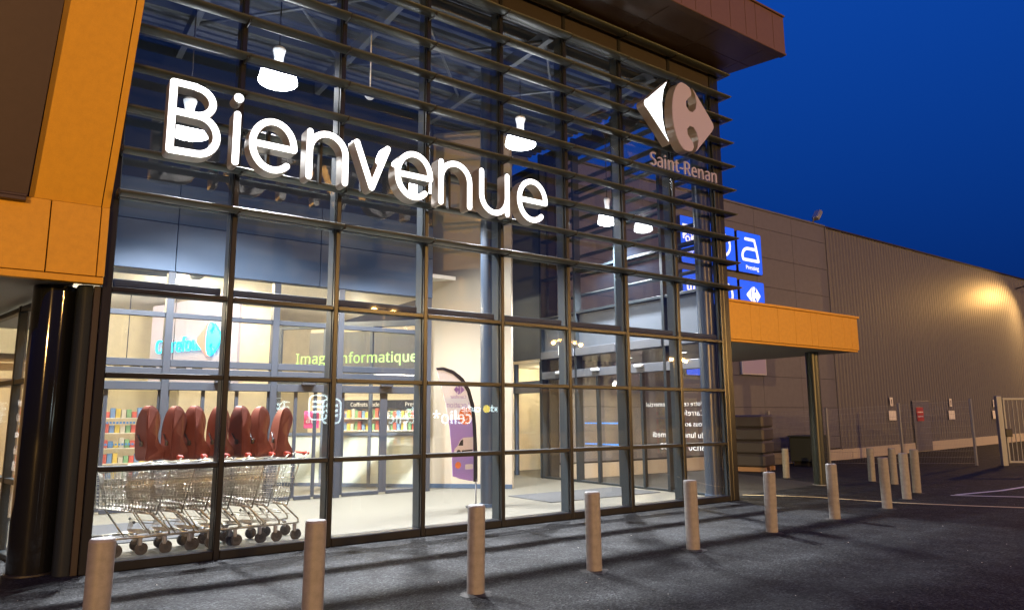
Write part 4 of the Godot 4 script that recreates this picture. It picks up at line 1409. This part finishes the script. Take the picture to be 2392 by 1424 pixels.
# ------------------------------------------------------------------ bollards
func bollards() -> void:
	var spots := [
		[-0.21, 3.62, 0.91, "white bollard nearest the camera, in front of the left trolleys"],
		[1.43, 3.68, 0.91, "white bollard second from the left in the front row"],
		[3.22, 3.50, 0.89, "white bollard third from the left, in front of the feather flag"],
		[4.93, 3.41, 0.91, "white bollard fourth from the left in the front row"],
		[6.89, 3.22, 0.925, "white bollard fifth from the left, before the last but one glass bay"],
		[8.98, 2.99, 0.92, "white bollard sixth from the left, just right of the glass corner"],
		[11.07, 2.80, 0.95, "white bollard seventh from the left, in front of the slim canopy column"],
		[13.18, 2.63, 0.975, "white bollard eighth from the left, standing on the yellow line"],
		[15.04, 2.10, 0.975, "white bollard ninth from the left, left one of the close far pair"],
		[16.50, 1.62, 0.995, "white bollard farthest right in the photograph"],
		[18.15, 0.28, 0.93, "white bollard directly in front of the fence post"],
		[18.53, -0.51, 0.90, "white bollard left of the fence post, in the far group"],
		[17.73, -2.59, 0.845, "white bollard standing in front of the dark green bin"]]
	var first: Node3D
	for i in spots.size():
		var s: Array = spots[i]
		var r := 0.092
		var t := thing("bollard", s[3], "bollard", Vector3(s[0], 0, s[1]), 0.0, "white bollards along the forecourt")
		var h: float = s[2]
		t.rotation = Vector3(rng.randf_range(-0.012, 0.012), rng.randf() * 6.0, rng.randf_range(-0.012, 0.012))
		part(t, "shaft", lathe([Vector2(r, 0.0), Vector2(r, h - 0.025), Vector2(r - 0.006, h - 0.008)], 28), mats.bollard)
		part(t, "cap", lathe([Vector2(r - 0.006, h - 0.008), Vector2(r - 0.012, h - 0.003), Vector2(0.0, h)], 28), mats.bollard)
		# mortar collar at the foot, uneven
		var st := SurfaceTool.new()
		st.begin(Mesh.PRIMITIVE_TRIANGLES)
		st.set_smooth_group(0)
		var rr := []
		for k in 18:
			rr.append(r + 0.05 + rng.randf() * 0.05)
		for k in 18:
			var j := (k + 1) % 18
			var a := TAU * k / 18
			var b := TAU * j / 18
			var pi := Vector3(cos(a) * (r - 0.005), 0.016, -sin(a) * (r - 0.005))
			var qi := Vector3(cos(b) * (r - 0.005), 0.016, -sin(b) * (r - 0.005))
			var po := Vector3(cos(a) * rr[k], 0.003, -sin(a) * rr[k])
			var qo := Vector3(cos(b) * rr[j], 0.003, -sin(b) * rr[j])
			quad(st, po, qo, qi, pi)
		part(t, "foot_collar", done(st), mats.paving)

# ------------------------------------------------------------------ trolleys
func trolleys() -> void:
	var names := [
		"wire shopping trolley at the left end of the nested row, red child seat leftmost",
		"wire shopping trolley with red child seat, second from the left in the row",
		"wire shopping trolley with red child seat, third from the left in the row",
		"wire shopping trolley in the middle of the row, its red seat behind the mullion",
		"wire shopping trolley with red child seat, third from the right in the row",
		"wire shopping trolley with red child seat, second from the right in the row",
		"wire shopping trolley at the right end of the nested row, red seat and handle free"]
	var t := thing("shopping_trolley", names[0], "trolley", Vector3.ZERO, 0.0, "nested shopping trolleys behind the glass")
	var S := 1.0
	# basket: front at -x
	var wires := SurfaceTool.new()
	wires.begin(Mesh.PRIMITIVE_TRIANGLES)
	wires.set_smooth_group(0)
	var rim := SurfaceTool.new()
	rim.begin(Mesh.PRIMITIVE_TRIANGLES)
	rim.set_smooth_group(0)
	# corner functions
	var top := func(u: float, s: float) -> Vector3: return Vector3(lerpf(-0.66, 0.46, u), lerpf(1.06, 1.16, u), s * lerpf(0.22, 0.29, u))
	var bot := func(u: float, s: float) -> Vector3: return Vector3(lerpf(-0.58, 0.30, u), lerpf(0.66, 0.50, u), s * lerpf(0.19, 0.25, u))
	for s in [-1.0, 1.0]:
		for k in 25:
			var u := k / 24.0
			add_tube(wires, [top.call(u, s), bot.call(u, s)], 0.0032, 4)
		for k in range(1, 9):
			var f := pow(k / 9.0, 0.8)
			add_tube(wires, [top.call(0.0, s).lerp(bot.call(0.0, s), f), top.call(1.0, s).lerp(bot.call(1.0, s), f)], 0.0035, 4)
		add_tube(rim, [top.call(0.0, s), top.call(1.0, s)], 0.009, 6)
		add_tube(rim, [bot.call(0.0, s), bot.call(1.0, s)], 0.007, 6)
	for k in 13:
		var u := k / 12.0
		add_tube(wires, [bot.call(u, -1.0), bot.call(u, 1.0)], 0.0035, 4)
	for k in 9:
		var f := k / 8.0 * 2.0 - 1.0
		add_tube(wires, [bot.call(0.0, f), bot.call(1.0, f)], 0.0035, 4)
		add_tube(wires, [top.call(0.0, f), bot.call(0.0, f)], 0.0035, 4)
	for k in 7:
		var f := k / 6.0
		add_tube(wires, [top.call(0.0, -1.0).lerp(bot.call(0.0, -1.0), f), top.call(0.0, 1.0).lerp(bot.call(0.0, 1.0), f)], 0.0035, 4)
	add_tube(rim, [top.call(0.0, -1.0), top.call(0.0, 1.0)], 0.009, 6)
	add_tube(rim, [bot.call(1.0, -1.0), bot.call(1.0, 1.0)], 0.008, 6)
	part(t, "basket", done(wires), mats.chrome)
	part(t, "basket_rim", done(rim), mats.chrome)
	# frame
	var fr := SurfaceTool.new()
	fr.begin(Mesh.PRIMITIVE_TRIANGLES)
	fr.set_smooth_group(0)
	for s in [-1.0, 1.0]:
		add_tube(fr, [Vector3(0.10, 0.545, s * 0.23), Vector3(0.24, 0.52, s * 0.24), Vector3(0.46, 0.30, s * 0.26), Vector3(0.47, 0.24, s * 0.26)], 0.0125, 8)
		add_tube(fr, [Vector3(-0.28, 0.60, s * 0.2), Vector3(-0.05, 0.25, s * 0.23)], 0.009, 6)
		add_tube(fr, [Vector3(0.47, 0.24, s * 0.26), Vector3(-0.55, 0.225, s * 0.2)], 0.014, 8)
		add_tube(fr, [Vector3(0.30, 0.5, s * 0.25), Vector3(0.44, 1.1, s * 0.285), Vector3(0.56, 1.22, s * 0.285)], 0.011, 8)
		# bottle rack
		add_tube(fr, [Vector3(0.05, 0.42, s * 0.18), Vector3(0.36, 0.37, s * 0.19), Vector3(0.25, 0.24, s * 0.2), Vector3(-0.1, 0.26, s * 0.2)], 0.005, 5)
	for k in 7:
		var z := -0.18 + k * 0.06
		add_tube(fr, [Vector3(0.05, 0.40, z), Vector3(0.02, 0.29, z), Vector3(0.28, 0.27, z)], 0.004, 4)
	add_tube(fr, [Vector3(-0.55, 0.225, -0.2), Vector3(-0.55, 0.225, 0.2)], 0.014, 8)
	add_tube(fr, [Vector3(0.05, 0.42, -0.2), Vector3(0.05, 0.42, 0.2)], 0.006, 6)
	part(t, "frame", done(fr), mats.chrome)
	for p in [Vector3(0.05, 0.42, 0.2), Vector3(0.05, 0.42, -0.2)]:
		part(t, "bumper", cbox(Vector3(0.035, 0.035, 0.03), 0.012), mats.black_plastic, p)
	# handle
	part(t, "handle", tube([Vector3(0.57, 1.225, -0.29), Vector3(0.57, 1.225, 0.29)], 0.019, 10), mats.red_plastic)
	part(t, "coin_lock", cbox(Vector3(0.075, 0.06, 0.08), 0.015), mats.red_plastic, Vector3(0.55, 1.225, 0.20))
	# casters
	for p in [Vector3(0.42, 0, 0.25), Vector3(0.42, 0, -0.25), Vector3(-0.46, 0, 0.2), Vector3(-0.46, 0, -0.2)]:
		var wv := part(t, "wheel", lathe([Vector2(0.0, -0.018), Vector2(0.05, -0.02), Vector2(0.078, -0.014), Vector2(0.08, 0.0), Vector2(0.078, 0.014), Vector2(0.05, 0.02), Vector2(0.0, 0.018)], 20), mats.rubber, p + Vector3(0.02, 0.08, 0), Basis(Vector3.RIGHT, PI / 2))
		part(wv, "hub", lathe([Vector2(0.0, -0.022), Vector2(0.03, -0.022), Vector2(0.03, 0.022), Vector2(0.0, 0.022)], 14), mats.mat_grey)
		part(t, "caster_fork", cbox(Vector3(0.05, 0.11, 0.055), 0.012), mats.galv, p + Vector3(0.0, 0.175, 0))
	# child seat: a moulded shell, chair-shaped in profile, turned a little towards the glass
	var prof := smooth_closed([Vector2(0.0, 0.0), Vector2(0.13, 0.0), Vector2(0.26, 0.01), Vector2(0.285, 0.06), Vector2(0.235, 0.15), Vector2(0.16, 0.25), Vector2(0.15, 0.35), Vector2(0.178, 0.47), Vector2(0.185, 0.57), Vector2(0.16, 0.66), Vector2(0.11, 0.715), Vector2(0.06, 0.722), Vector2(0.015, 0.675), Vector2(-0.012, 0.58), Vector2(-0.022, 0.45), Vector2(-0.02, 0.30), Vector2(-0.012, 0.12)], 3)
	var pv := PackedVector2Array(prof)
	if Geometry2D.is_polygon_clockwise(pv):
		pv.reverse()
	var half := func(y: float) -> float: return 0.125 * (1.0 - 0.62 * pow(clampf((y - 0.30) / 0.43, 0.0, 1.0), 2.2)) - 0.03 * clampf(1.0 - y / 0.1, 0.0, 1.0)
	var inner := Geometry2D.offset_polygon(up100(pv), -1.6)
	var pin := down(inner[0])
	var seat := SurfaceTool.new()
	seat.begin(Mesh.PRIMITIVE_TRIANGLES)
	seat.set_smooth_group(1)
	for k in pv.size():
		var p0 := pv[k]
		var p1 := pv[(k + 1) % pv.size()]
		var w0: float = half.call(p0.y)
		var w1: float = half.call(p1.y)
		quad(seat, Vector3(p0.x, p0.y, -w0), Vector3(p1.x, p1.y, -w1), Vector3(p1.x, p1.y, w1), Vector3(p0.x, p0.y, w0))
	for sg in [-1.0, 1.0]:
		seat.set_smooth_group(2)
		# flank, raised slightly inside its rim
		var id := Geometry2D.triangulate_polygon(pv)
		for k in range(0, id.size(), 3):
			var a3 := []
			for e in 3:
				var q := pv[id[k + e]]
				a3.append(Vector3(q.x, q.y, sg * half.call(q.y)))
			if sg * (pv[id[k + 1]] - pv[id[k]]).cross(pv[id[k + 2]] - pv[id[k]]) > 0:
				tri(seat, a3[0], a3[1], a3[2])
			else:
				tri(seat, a3[0], a3[2], a3[1])
	var sp := part(t, "child_seat", done(seat), mats.red_seat, Vector3(0.10, 1.19, 0.03), Basis(Vector3.UP, deg_to_rad(27)))
	sp.set_meta("label", "red moulded child seat")
	var flank := SurfaceTool.new()
	flank.begin(Mesh.PRIMITIVE_TRIANGLES)
	flank.set_smooth_group(-1)
	var idn := Geometry2D.triangulate_polygon(pin)
	for k in range(0, idn.size(), 3):
		var a3 := []
		for e in 3:
			var q := pin[idn[k + e]]
			a3.append(Vector3(q.x, q.y, half.call(q.y) + 0.006))
		if (pin[idn[k + 1]] - pin[idn[k]]).cross(pin[idn[k + 2]] - pin[idn[k]]) > 0:
			tri(flank, a3[0], a3[1], a3[2])
		else:
			tri(flank, a3[0], a3[2], a3[1])
	for k in pin.size():
		var p0 := pin[k]
		var p1 := pin[(k + 1) % pin.size()]
		var w0: float = half.call(p0.y)
		var w1: float = half.call(p1.y)
		quad(flank, Vector3(p0.x, p0.y, w0 - 0.01), Vector3(p1.x, p1.y, w1 - 0.01), Vector3(p1.x, p1.y, w1 + 0.006), Vector3(p0.x, p0.y, w0 + 0.006))
	part(sp, "side_panel", done(flank), mats.red_seat)
	part(sp, "harness", tube([Vector3(-0.03, 0.34, -0.05), Vector3(-0.032, 0.27, 0.0), Vector3(-0.03, 0.20, 0.06)], 0.010, 6), mats.black_plastic)
	part(sp, "harness_buckle", cbox(Vector3(0.025, 0.07, 0.06), 0.01), mats.black_plastic, Vector3(-0.03, 0.22, 0.03))
	for i in 7:
		var o: Node3D = t if i == 0 else copy(t, names[i])
		o.position = Vector3([0.56, 0.86, 1.15, 1.45, 1.78, 2.0, 2.28][i], 0.06, -0.82)
		o.rotation.y = 0.02 * (i % 3 - 1)
		var cs: Node3D = o.get_node("child_seat")
		cs.basis = Basis(Vector3.UP, deg_to_rad([27, 22, 31, 25, 34, 20, 12][i])) * Basis(Vector3.BACK, deg_to_rad([1, -2, 2, -1, 3, -3, -9][i]))

# ------------------------------------------------------------------ lamps
func pendants() -> void:
	var spots := [
		[Vector3(2.63, 7.80, -2.2), "lit white bell pendant lamp at upper left above the letters", 1.0, 1.0],
		[Vector3(1.35, 6.80, -3.0), "lit white bell pendant lamp seen through the letter B", 1.0, 1.0],
		[Vector3(8.02, 7.83, -2.2), "lit white bell pendant lamp right of the last letter, middle of the hall", 1.0, 0.45],
		[Vector3(5.98, 6.65, -3.0), "lit white bell pendant lamp partly behind the second letter e", 0.95, 0.8],
		[Vector3(11.35, 6.74, -3.0), "lit white bell pendant lamp farthest right, below the town name", 0.72, 0.8]]
	for s in spots:
		var t := thing("pendant_lamp", s[1], "pendant lamp", s[0], 0.0, "bell pendant lamps in the hall")
		var k: float = s[2]
		part(t, "shade", lathe([Vector2(0.335 * k, -0.06), Vector2(0.34 * k, -0.03), Vector2(0.325 * k, 0.02), Vector2(0.30 * k, 0.14), Vector2(0.27 * k, 0.17), Vector2(0.10 * k, 0.21)], 36), mats.lamp_glow)
		part(t, "lens", lathe([Vector2(0.0, -0.12 * k), Vector2(0.18 * k, -0.105), Vector2(0.30 * k, -0.075), Vector2(0.335 * k, -0.06)], 36), mats.lamp_glow)
		part(t, "ballast_housing", lathe([Vector2(0.09 * k, 0.22), Vector2(0.075 * k, 0.30), Vector2(0.085 * k, 0.44), Vector2(0.115 * k, 0.56), Vector2(0.10 * k, 0.60), Vector2(0.0, 0.61)], 28), mats.lamp_body)
		part(t, "cord", tube([Vector3(0, 0.6, 0), Vector3(0, 9.3 - s[0].y, 0)], 0.012, 6), mats.black_plastic)
		spot(t, Vector3(0, -0.17, 0), Vector3.DOWN, WHITE_LAMP, 195.0 * s[3], 60.0, 0.12, 0.5)
	var d := thing("smoke_detector", "small unlit white dome sensor hanging between the lit pendants", "sensor", Vector3(4.40, 7.98, -2.2))
	part(d, "dome", lathe([Vector2(0.0, -0.09), Vector2(0.06, -0.075), Vector2(0.1, -0.03), Vector2(0.105, 0.02), Vector2(0.0, 0.03)], 24), mats.white_plastic)
	part(d, "stem", tube([Vector3(0, 0.03, 0), Vector3(0, 1.4, 0)], 0.012, 6), mats.white_plastic)

# ------------------------------------------------------------------ feather flag
func flag() -> void:
	var t := thing("feather_flag", "white and violet feather flag reading Location with van picture, seen from behind", "flag", Vector3(6.72, 0.06, -2.1))
	var o := Vector3(-6.72, -0.06, 0)
	var out := [Vector2(5.89, 2.72), Vector2(6.03, 2.74), Vector2(6.27, 2.68), Vector2(6.47, 2.54), Vector2(6.62, 2.33), Vector2(6.72, 2.04), Vector2(6.77, 1.58), Vector2(6.80, 1.08), Vector2(6.80, 0.57), Vector2(6.66, 0.57), Vector2(6.43, 0.62), Vector2(6.26, 0.68), Vector2(6.24, 1.1), Vector2(6.19, 1.58), Vector2(6.11, 1.99), Vector2(5.99, 2.4), Vector2(5.9, 2.66)]
	var whole: PackedVector2Array = poly(out).outer[0]
	var wave := func(m: ArrayMesh) -> ArrayMesh: return m
	var up := Geometry2D.clip_polygons(up100(whole), PackedVector2Array([Vector2(500, -100), Vector2(900, -100), Vector2(900, 181), Vector2(500, 172)]))
	var lo := Geometry2D.intersect_polygons(up100(whole), PackedVector2Array([Vector2(500, -100), Vector2(900, -100), Vector2(900, 181), Vector2(500, 172)]))
	part(t, "upper_cloth", extrude({"outer": [down(up[0])], "hole": []}, -0.004, 0.0), mats.flag_white, o)
	part(t, "lower_cloth", extrude({"outer": [down(lo[0])], "hole": []}, -0.004, 0.0), mats.violet, o)
	var pole := [Vector2(5.88, 2.74), Vector2(6.03, 2.76), Vector2(6.27, 2.70), Vector2(6.48, 2.56), Vector2(6.64, 2.34), Vector2(6.74, 2.04), Vector2(6.79, 1.58), Vector2(6.82, 1.08), Vector2(6.82, 0.55)]
	var sleeve := [Vector2(5.89, 2.70), Vector2(6.03, 2.70), Vector2(6.25, 2.63), Vector2(6.44, 2.49), Vector2(6.575, 2.29), Vector2(6.67, 2.0), Vector2(6.715, 1.58), Vector2(6.735, 1.08), Vector2(6.735, 0.55)]
	var sl := pole.duplicate()
	sleeve.reverse()
	sl.append_array(sleeve)
	part(t, "pole_sleeve", extrude(poly(sl), -0.012, 0.012), mats.flag_dark, o)
	part(t, "pole", tube([Vector3(6.79, 0.06, 0) + o, Vector3(6.79, 0.6, 0) + o], 0.014), mats.galv)
	part(t, "base", lathe([Vector2(0.0, 0.0), Vector2(0.2, 0.0), Vector2(0.2, 0.03), Vector2(0.03, 0.06), Vector2(0.0, 0.06)], 24), mats.black_plastic, Vector3(0.07, 0, 0))
	var mir := Basis.from_scale(Vector3(-1, 1, 1))
	var e := emblem(0.19)
	part(t, "emblem", extrude(e[0], 0.001, 0.004), mats.violet, o + Vector3(6.40, 2.33, 0), mir)
	part(t, "emblem", extrude(e[1], 0.001, 0.004), mats.violet, o + Vector3(6.40, 2.33, 0), mir)
	write(t, "lettering", "Carrefour", 0.06, 0.003, mats.violet, o + Vector3(6.56, 2.16, 0.003), mir)
	write(t, "lettering", "Location", 0.10, 0.003, mats.violet, o + Vector3(6.64, 1.98, 0.003), mir)
	part(t, "badge", extrude(rounded(0.28, 0.34, 0.139), 0.001, 0.004), mats.flag_orange, o + Vector3(6.54, 1.82, 0))
	part(t, "badge_smile", extrude(strokes([arc(Vector2.ZERO, 0.05, 0.05, 200, 340, 8)], 0.015)[0], 0.005, 0.007), mats.flag_white, o + Vector3(6.54, 1.79, 0))
	write(t, "badge_lettering", "8€", 0.08, 0.002, mats.flag_white, o + Vector3(6.60, 1.83, 0.006), mir)
	var van := poly([Vector2(6.29, 1.12), Vector2(6.30, 1.19), Vector2(6.36, 1.24), Vector2(6.43, 1.36), Vector2(6.50, 1.40), Vector2(6.72, 1.41), Vector2(6.72, 1.12)])
	part(t, "van_picture", extrude(van, 0.001, 0.004), mats.flag_white, o)
	part(t, "van_window", extrude(poly([Vector2(6.38, 1.25), Vector2(6.44, 1.35), Vector2(6.49, 1.37), Vector2(6.49, 1.25)]), 0.005, 0.007), mats.flag_dark, o)
	part(t, "van_stripe", extrude(poly([Vector2(6.46, 1.13), Vector2(6.46, 1.16), Vector2(6.71, 1.17), Vector2(6.71, 1.14)]), 0.005, 0.007), mats.flag_dark, o)
	part(t, "van_wheel", extrude(rounded(0.1, 0.1, 0.049), 0.005, 0.007), mats.flag_dark, o + Vector3(6.39, 1.12, 0))
	part(t, "round_badge", extrude(rounded(0.13, 0.13, 0.064), 0.001, 0.004), mats.flag_orange, o + Vector3(6.38, 0.88, 0))
	part(t, "white_label", extrude(rounded(0.18, 0.1, 0.02), 0.001, 0.004), mats.flag_white, o + Vector3(6.63, 0.84, 0))

# ------------------------------------------------------------------ yard on the right
func yard() -> void:
	var pts := [Vector3(22.0, 0, -6.05), Vector3(23.6, 0, -4.75), Vector3(25.45, 0, -3.05), Vector3(27.35, 0, -1.45)]
	var hs := [1.95, 2.05, 2.2, 2.34]
	var t := thing("mesh_fence", "grey welded mesh fence in front of the warehouse", "fence", pts[0])
	for i in pts.size():
		box(t, "post", pts[i] - pts[0] + Vector3(-0.04, 0, -0.04), pts[i] - pts[0] + Vector3(0.04, hs[i], 0.04), mats.galv)
	for i in pts.size() - 1:
		var a: Vector3 = pts[i] - pts[0]
		var b: Vector3 = pts[i + 1] - pts[0]
		var st := SurfaceTool.new()
		st.begin(Mesh.PRIMITIVE_TRIANGLES)
		st.set_smooth_group(0)
		for k in 46:
			var f := (k + 0.5) / 46.0
			var p := a.lerp(b, f)
			add_tube(st, [p + Vector3(0, 0.06, 0), p + Vector3(0, lerpf(hs[i], hs[i + 1], f) - 0.05, 0)], 0.003, 3)
		for k in 11:
			var f := k / 10.0
			add_tube(st, [a + Vector3(0, lerpf(0.08, hs[i] - 0.07, f), 0), b + Vector3(0, lerpf(0.08, hs[i + 1] - 0.07, f), 0)], 0.004, 3)
		part(t, "mesh_panel", done(st), mats.galv)
	var g := thing("yard_gate", "grey metal bar gate with thick post and black lock at right edge", "gate", Vector3(27.9, 0, -0.78), -0.75)
	box(g, "gate_post", Vector3(-0.09, 0, -0.09), Vector3(0.09, 2.42, 0.09), mats.galv, 0.012)
	box(g, "top_rail", Vector3(0.14, 2.28, -0.03), Vector3(3.2, 2.36, 0.03), mats.galv)
	box(g, "bottom_rail", Vector3(0.14, 0.1, -0.03), Vector3(3.2, 0.17, 0.03), mats.galv)
	box(g, "stile", Vector3(0.14, 0.171, -0.03), Vector3(0.20, 2.279, 0.03), mats.galv)
	box(g, "lock", Vector3(0.10, 1.0, 0.031), Vector3(0.32, 1.28, 0.10), mats.black_plastic, 0.02)
	for k in 20:
		box(g, "bar", Vector3(0.30 + k * 0.145, 0.171, -0.013), Vector3(0.327 + k * 0.145, 2.279, 0.013), mats.galv)
	var b := thing("waste_container", "dark green metal waste container standing on feet before the cladding", "container", Vector3(23.1, 0, -5.2), 0.25)
	box(b, "body", Vector3(-0.75, 0.16, -0.45), Vector3(0.75, 1.02, 0.45), mats.green_bin, 0.03)
	box(b, "rim", Vector3(-0.79, 1.022, -0.49), Vector3(0.79, 1.08, 0.49), mats.green_bin, 0.015)
	for x in [-0.55, 0.55]:
		box(b, "foot", Vector3(x - 0.1, 0, -0.35), Vector3(x + 0.1, 0.158, 0.35), mats.black_plastic)
	var w := thing("board_panel", "upright wooden board beside the dark green container", "board", Vector3(24.3, 0.0, -5.6), 0.2)
	box(w, "sheet", Vector3(-0.32, 0.12, -0.02), Vector3(0.32, 1.05, 0.02), mats.board)
	box(w, "foot", Vector3(-0.3, 0, -0.12), Vector3(0.3, 0.118, 0.12), mats.board)
	var s := thing("wrapped_stack", "tall grey block-shaped stack standing behind the glass corner", "stack", Vector3(19.6, 0, -5.0), 0.35)
	for k in 4:
		box(s, "layer", Vector3(-0.62, 0.14 + k * 0.42, -0.5), Vector3(0.62, 0.552 + k * 0.42, 0.5), mat("shrink_wrap", lin(0.05, 0.048, 0.055), 0.5), 0.06)
	for x in [-0.5, 0.0, 0.5]:
		box(s, "pallet_block", Vector3(x - 0.07, 0, -0.5), Vector3(x + 0.07, 0.138, 0.5), mats.board)

# ------------------------------------------------------------------ behind the camera: what the glass mirrors
func street_lamp(label: String, at: Vector3, heads: Array, e: float) -> void:
	var t := thing("street_lamp", label, "street lamp", at, 0.0, "car park street lamps")
	var h: float = heads[0].y
	part(t, "mast", lathe([Vector2(0.12, 0.0), Vector2(0.06, h + 0.35), Vector2(0.0, h + 0.4)], 16), mats.pole)
	for p in heads:
		part(t, "arm", tube([Vector3(0, h + 0.2, 0), Vector3(p.x, p.y + 0.12, p.z)], 0.04), mats.pole)
		part(t, "head", cbox(Vector3(0.55, 0.12, 0.55), 0.04), mats.pole, p + Vector3(0, 0.14, 0))
		part(t, "bulb", lathe([Vector2(0.0, -0.12), Vector2(0.14, -0.1), Vector2(0.2, 0.0), Vector2(0.2, 0.06), Vector2(0.0, 0.07)], 16), mats.sodium_glow, p)
		omni(t, p + Vector3(0, -0.02, 0), SODIUM, e, 0.12)

func across_the_car_park() -> void:
	street_lamp("twin headed sodium street lamp mirrored in the third glass bay", Vector3(23.5, 0, 42), [Vector3(-0.85, 10.36, 0), Vector3(0.85, 10.28, 0)], 330.0)
	var hs := []
	for k in 6:
		var a := PI * (0.08 + 0.84 * k / 5.0)
		hs.append(Vector3(cos(a) * 1.75, 8.6 + sin(a) * 0.48, sin(a) * 0.8))
	street_lamp("crown of six sodium lamps on a mast mirrored beside the sixth mullion", Vector3(42.8, 0, 42), hs, 105.0)
	street_lamp("three headed sodium street lamp mirrored near the glass corner", Vector3(57.5, 0, 42), [Vector3(-0.4, 7.84, 0), Vector3(1.75, 7.9, 0.3), Vector3(3.0, 7.8, 0.9)], 105.0)
	street_lamp("sodium street lamp standing in the car park behind the camera", Vector3(-30.0, 0, 55), [Vector3(0.4, 8.4, 0)], 2700.0)
	# shops opposite
	var t := thing("shop_row", "row of dark shops with glowing signs across the car park", "building", Vector3(24, 0, 45))
	box(t, "wall", Vector3(-26, 0, 0.2), Vector3(30, 4.2, 8), mats.dark_panel)
	box(t, "cornice", Vector3(-26, 4.2, 0.0), Vector3(30, 4.5, 8), mats.brown)
	var bk := Basis(Vector3.UP, PI)
	var s1 := thing("lit_shop_sign", "glowing white shop sign across the car park reading celio with star", "sign", Vector3(31.9, 1.25, 45.0))
	letters(s1, "celio*", 1.1, 0.1, mats.far_sign, Vector3(1.9, 0, 0), bk)
	var s2 := thing("lit_shop_sign", "glowing white two word shop sign with yellow dot across the car park", "sign", Vector3(35.3, 2.2, 45.0))
	letters(s2, "cache", 0.55, 0.1, mats.far_sign, Vector3(1.9, 0.1, 0), bk)
	letters(s2, "cache", 0.55, 0.1, mats.far_sign, Vector3(-0.6, 0.1, 0), bk)
	part(s2, "yellow_dot", extrude(rounded(0.7, 0.7, 0.349), 0.0, 0.1), mats.far_yellow, Vector3(0.05, 0.35, 0), bk)
	var s3 := thing("lit_shop_sign", "two overlapping rounded neon squares across the car park", "sign", Vector3(20.0, 1.2, 45.0))
	for q in [Vector3(0.55, 1.15, 0), Vector3(-0.5, 1.45, 0.12)]:
		var ring := []
		for v in rounded(1.5, 1.9, 0.4).outer[0]:
			ring.append(v)
		ring.append(ring[0])
		part(s3, "neon_outline", extrude(strokes([ring], 0.12)[0], 0.0, 0.08), mats.far_sign, q, bk)
		for k in 3:
			box(s3, "neon_bar", q + Vector3(-0.5, -0.45 + k * 0.4, -0.08), q + Vector3(0.5, -0.25 + k * 0.4, 0.0), mats.far_sign)
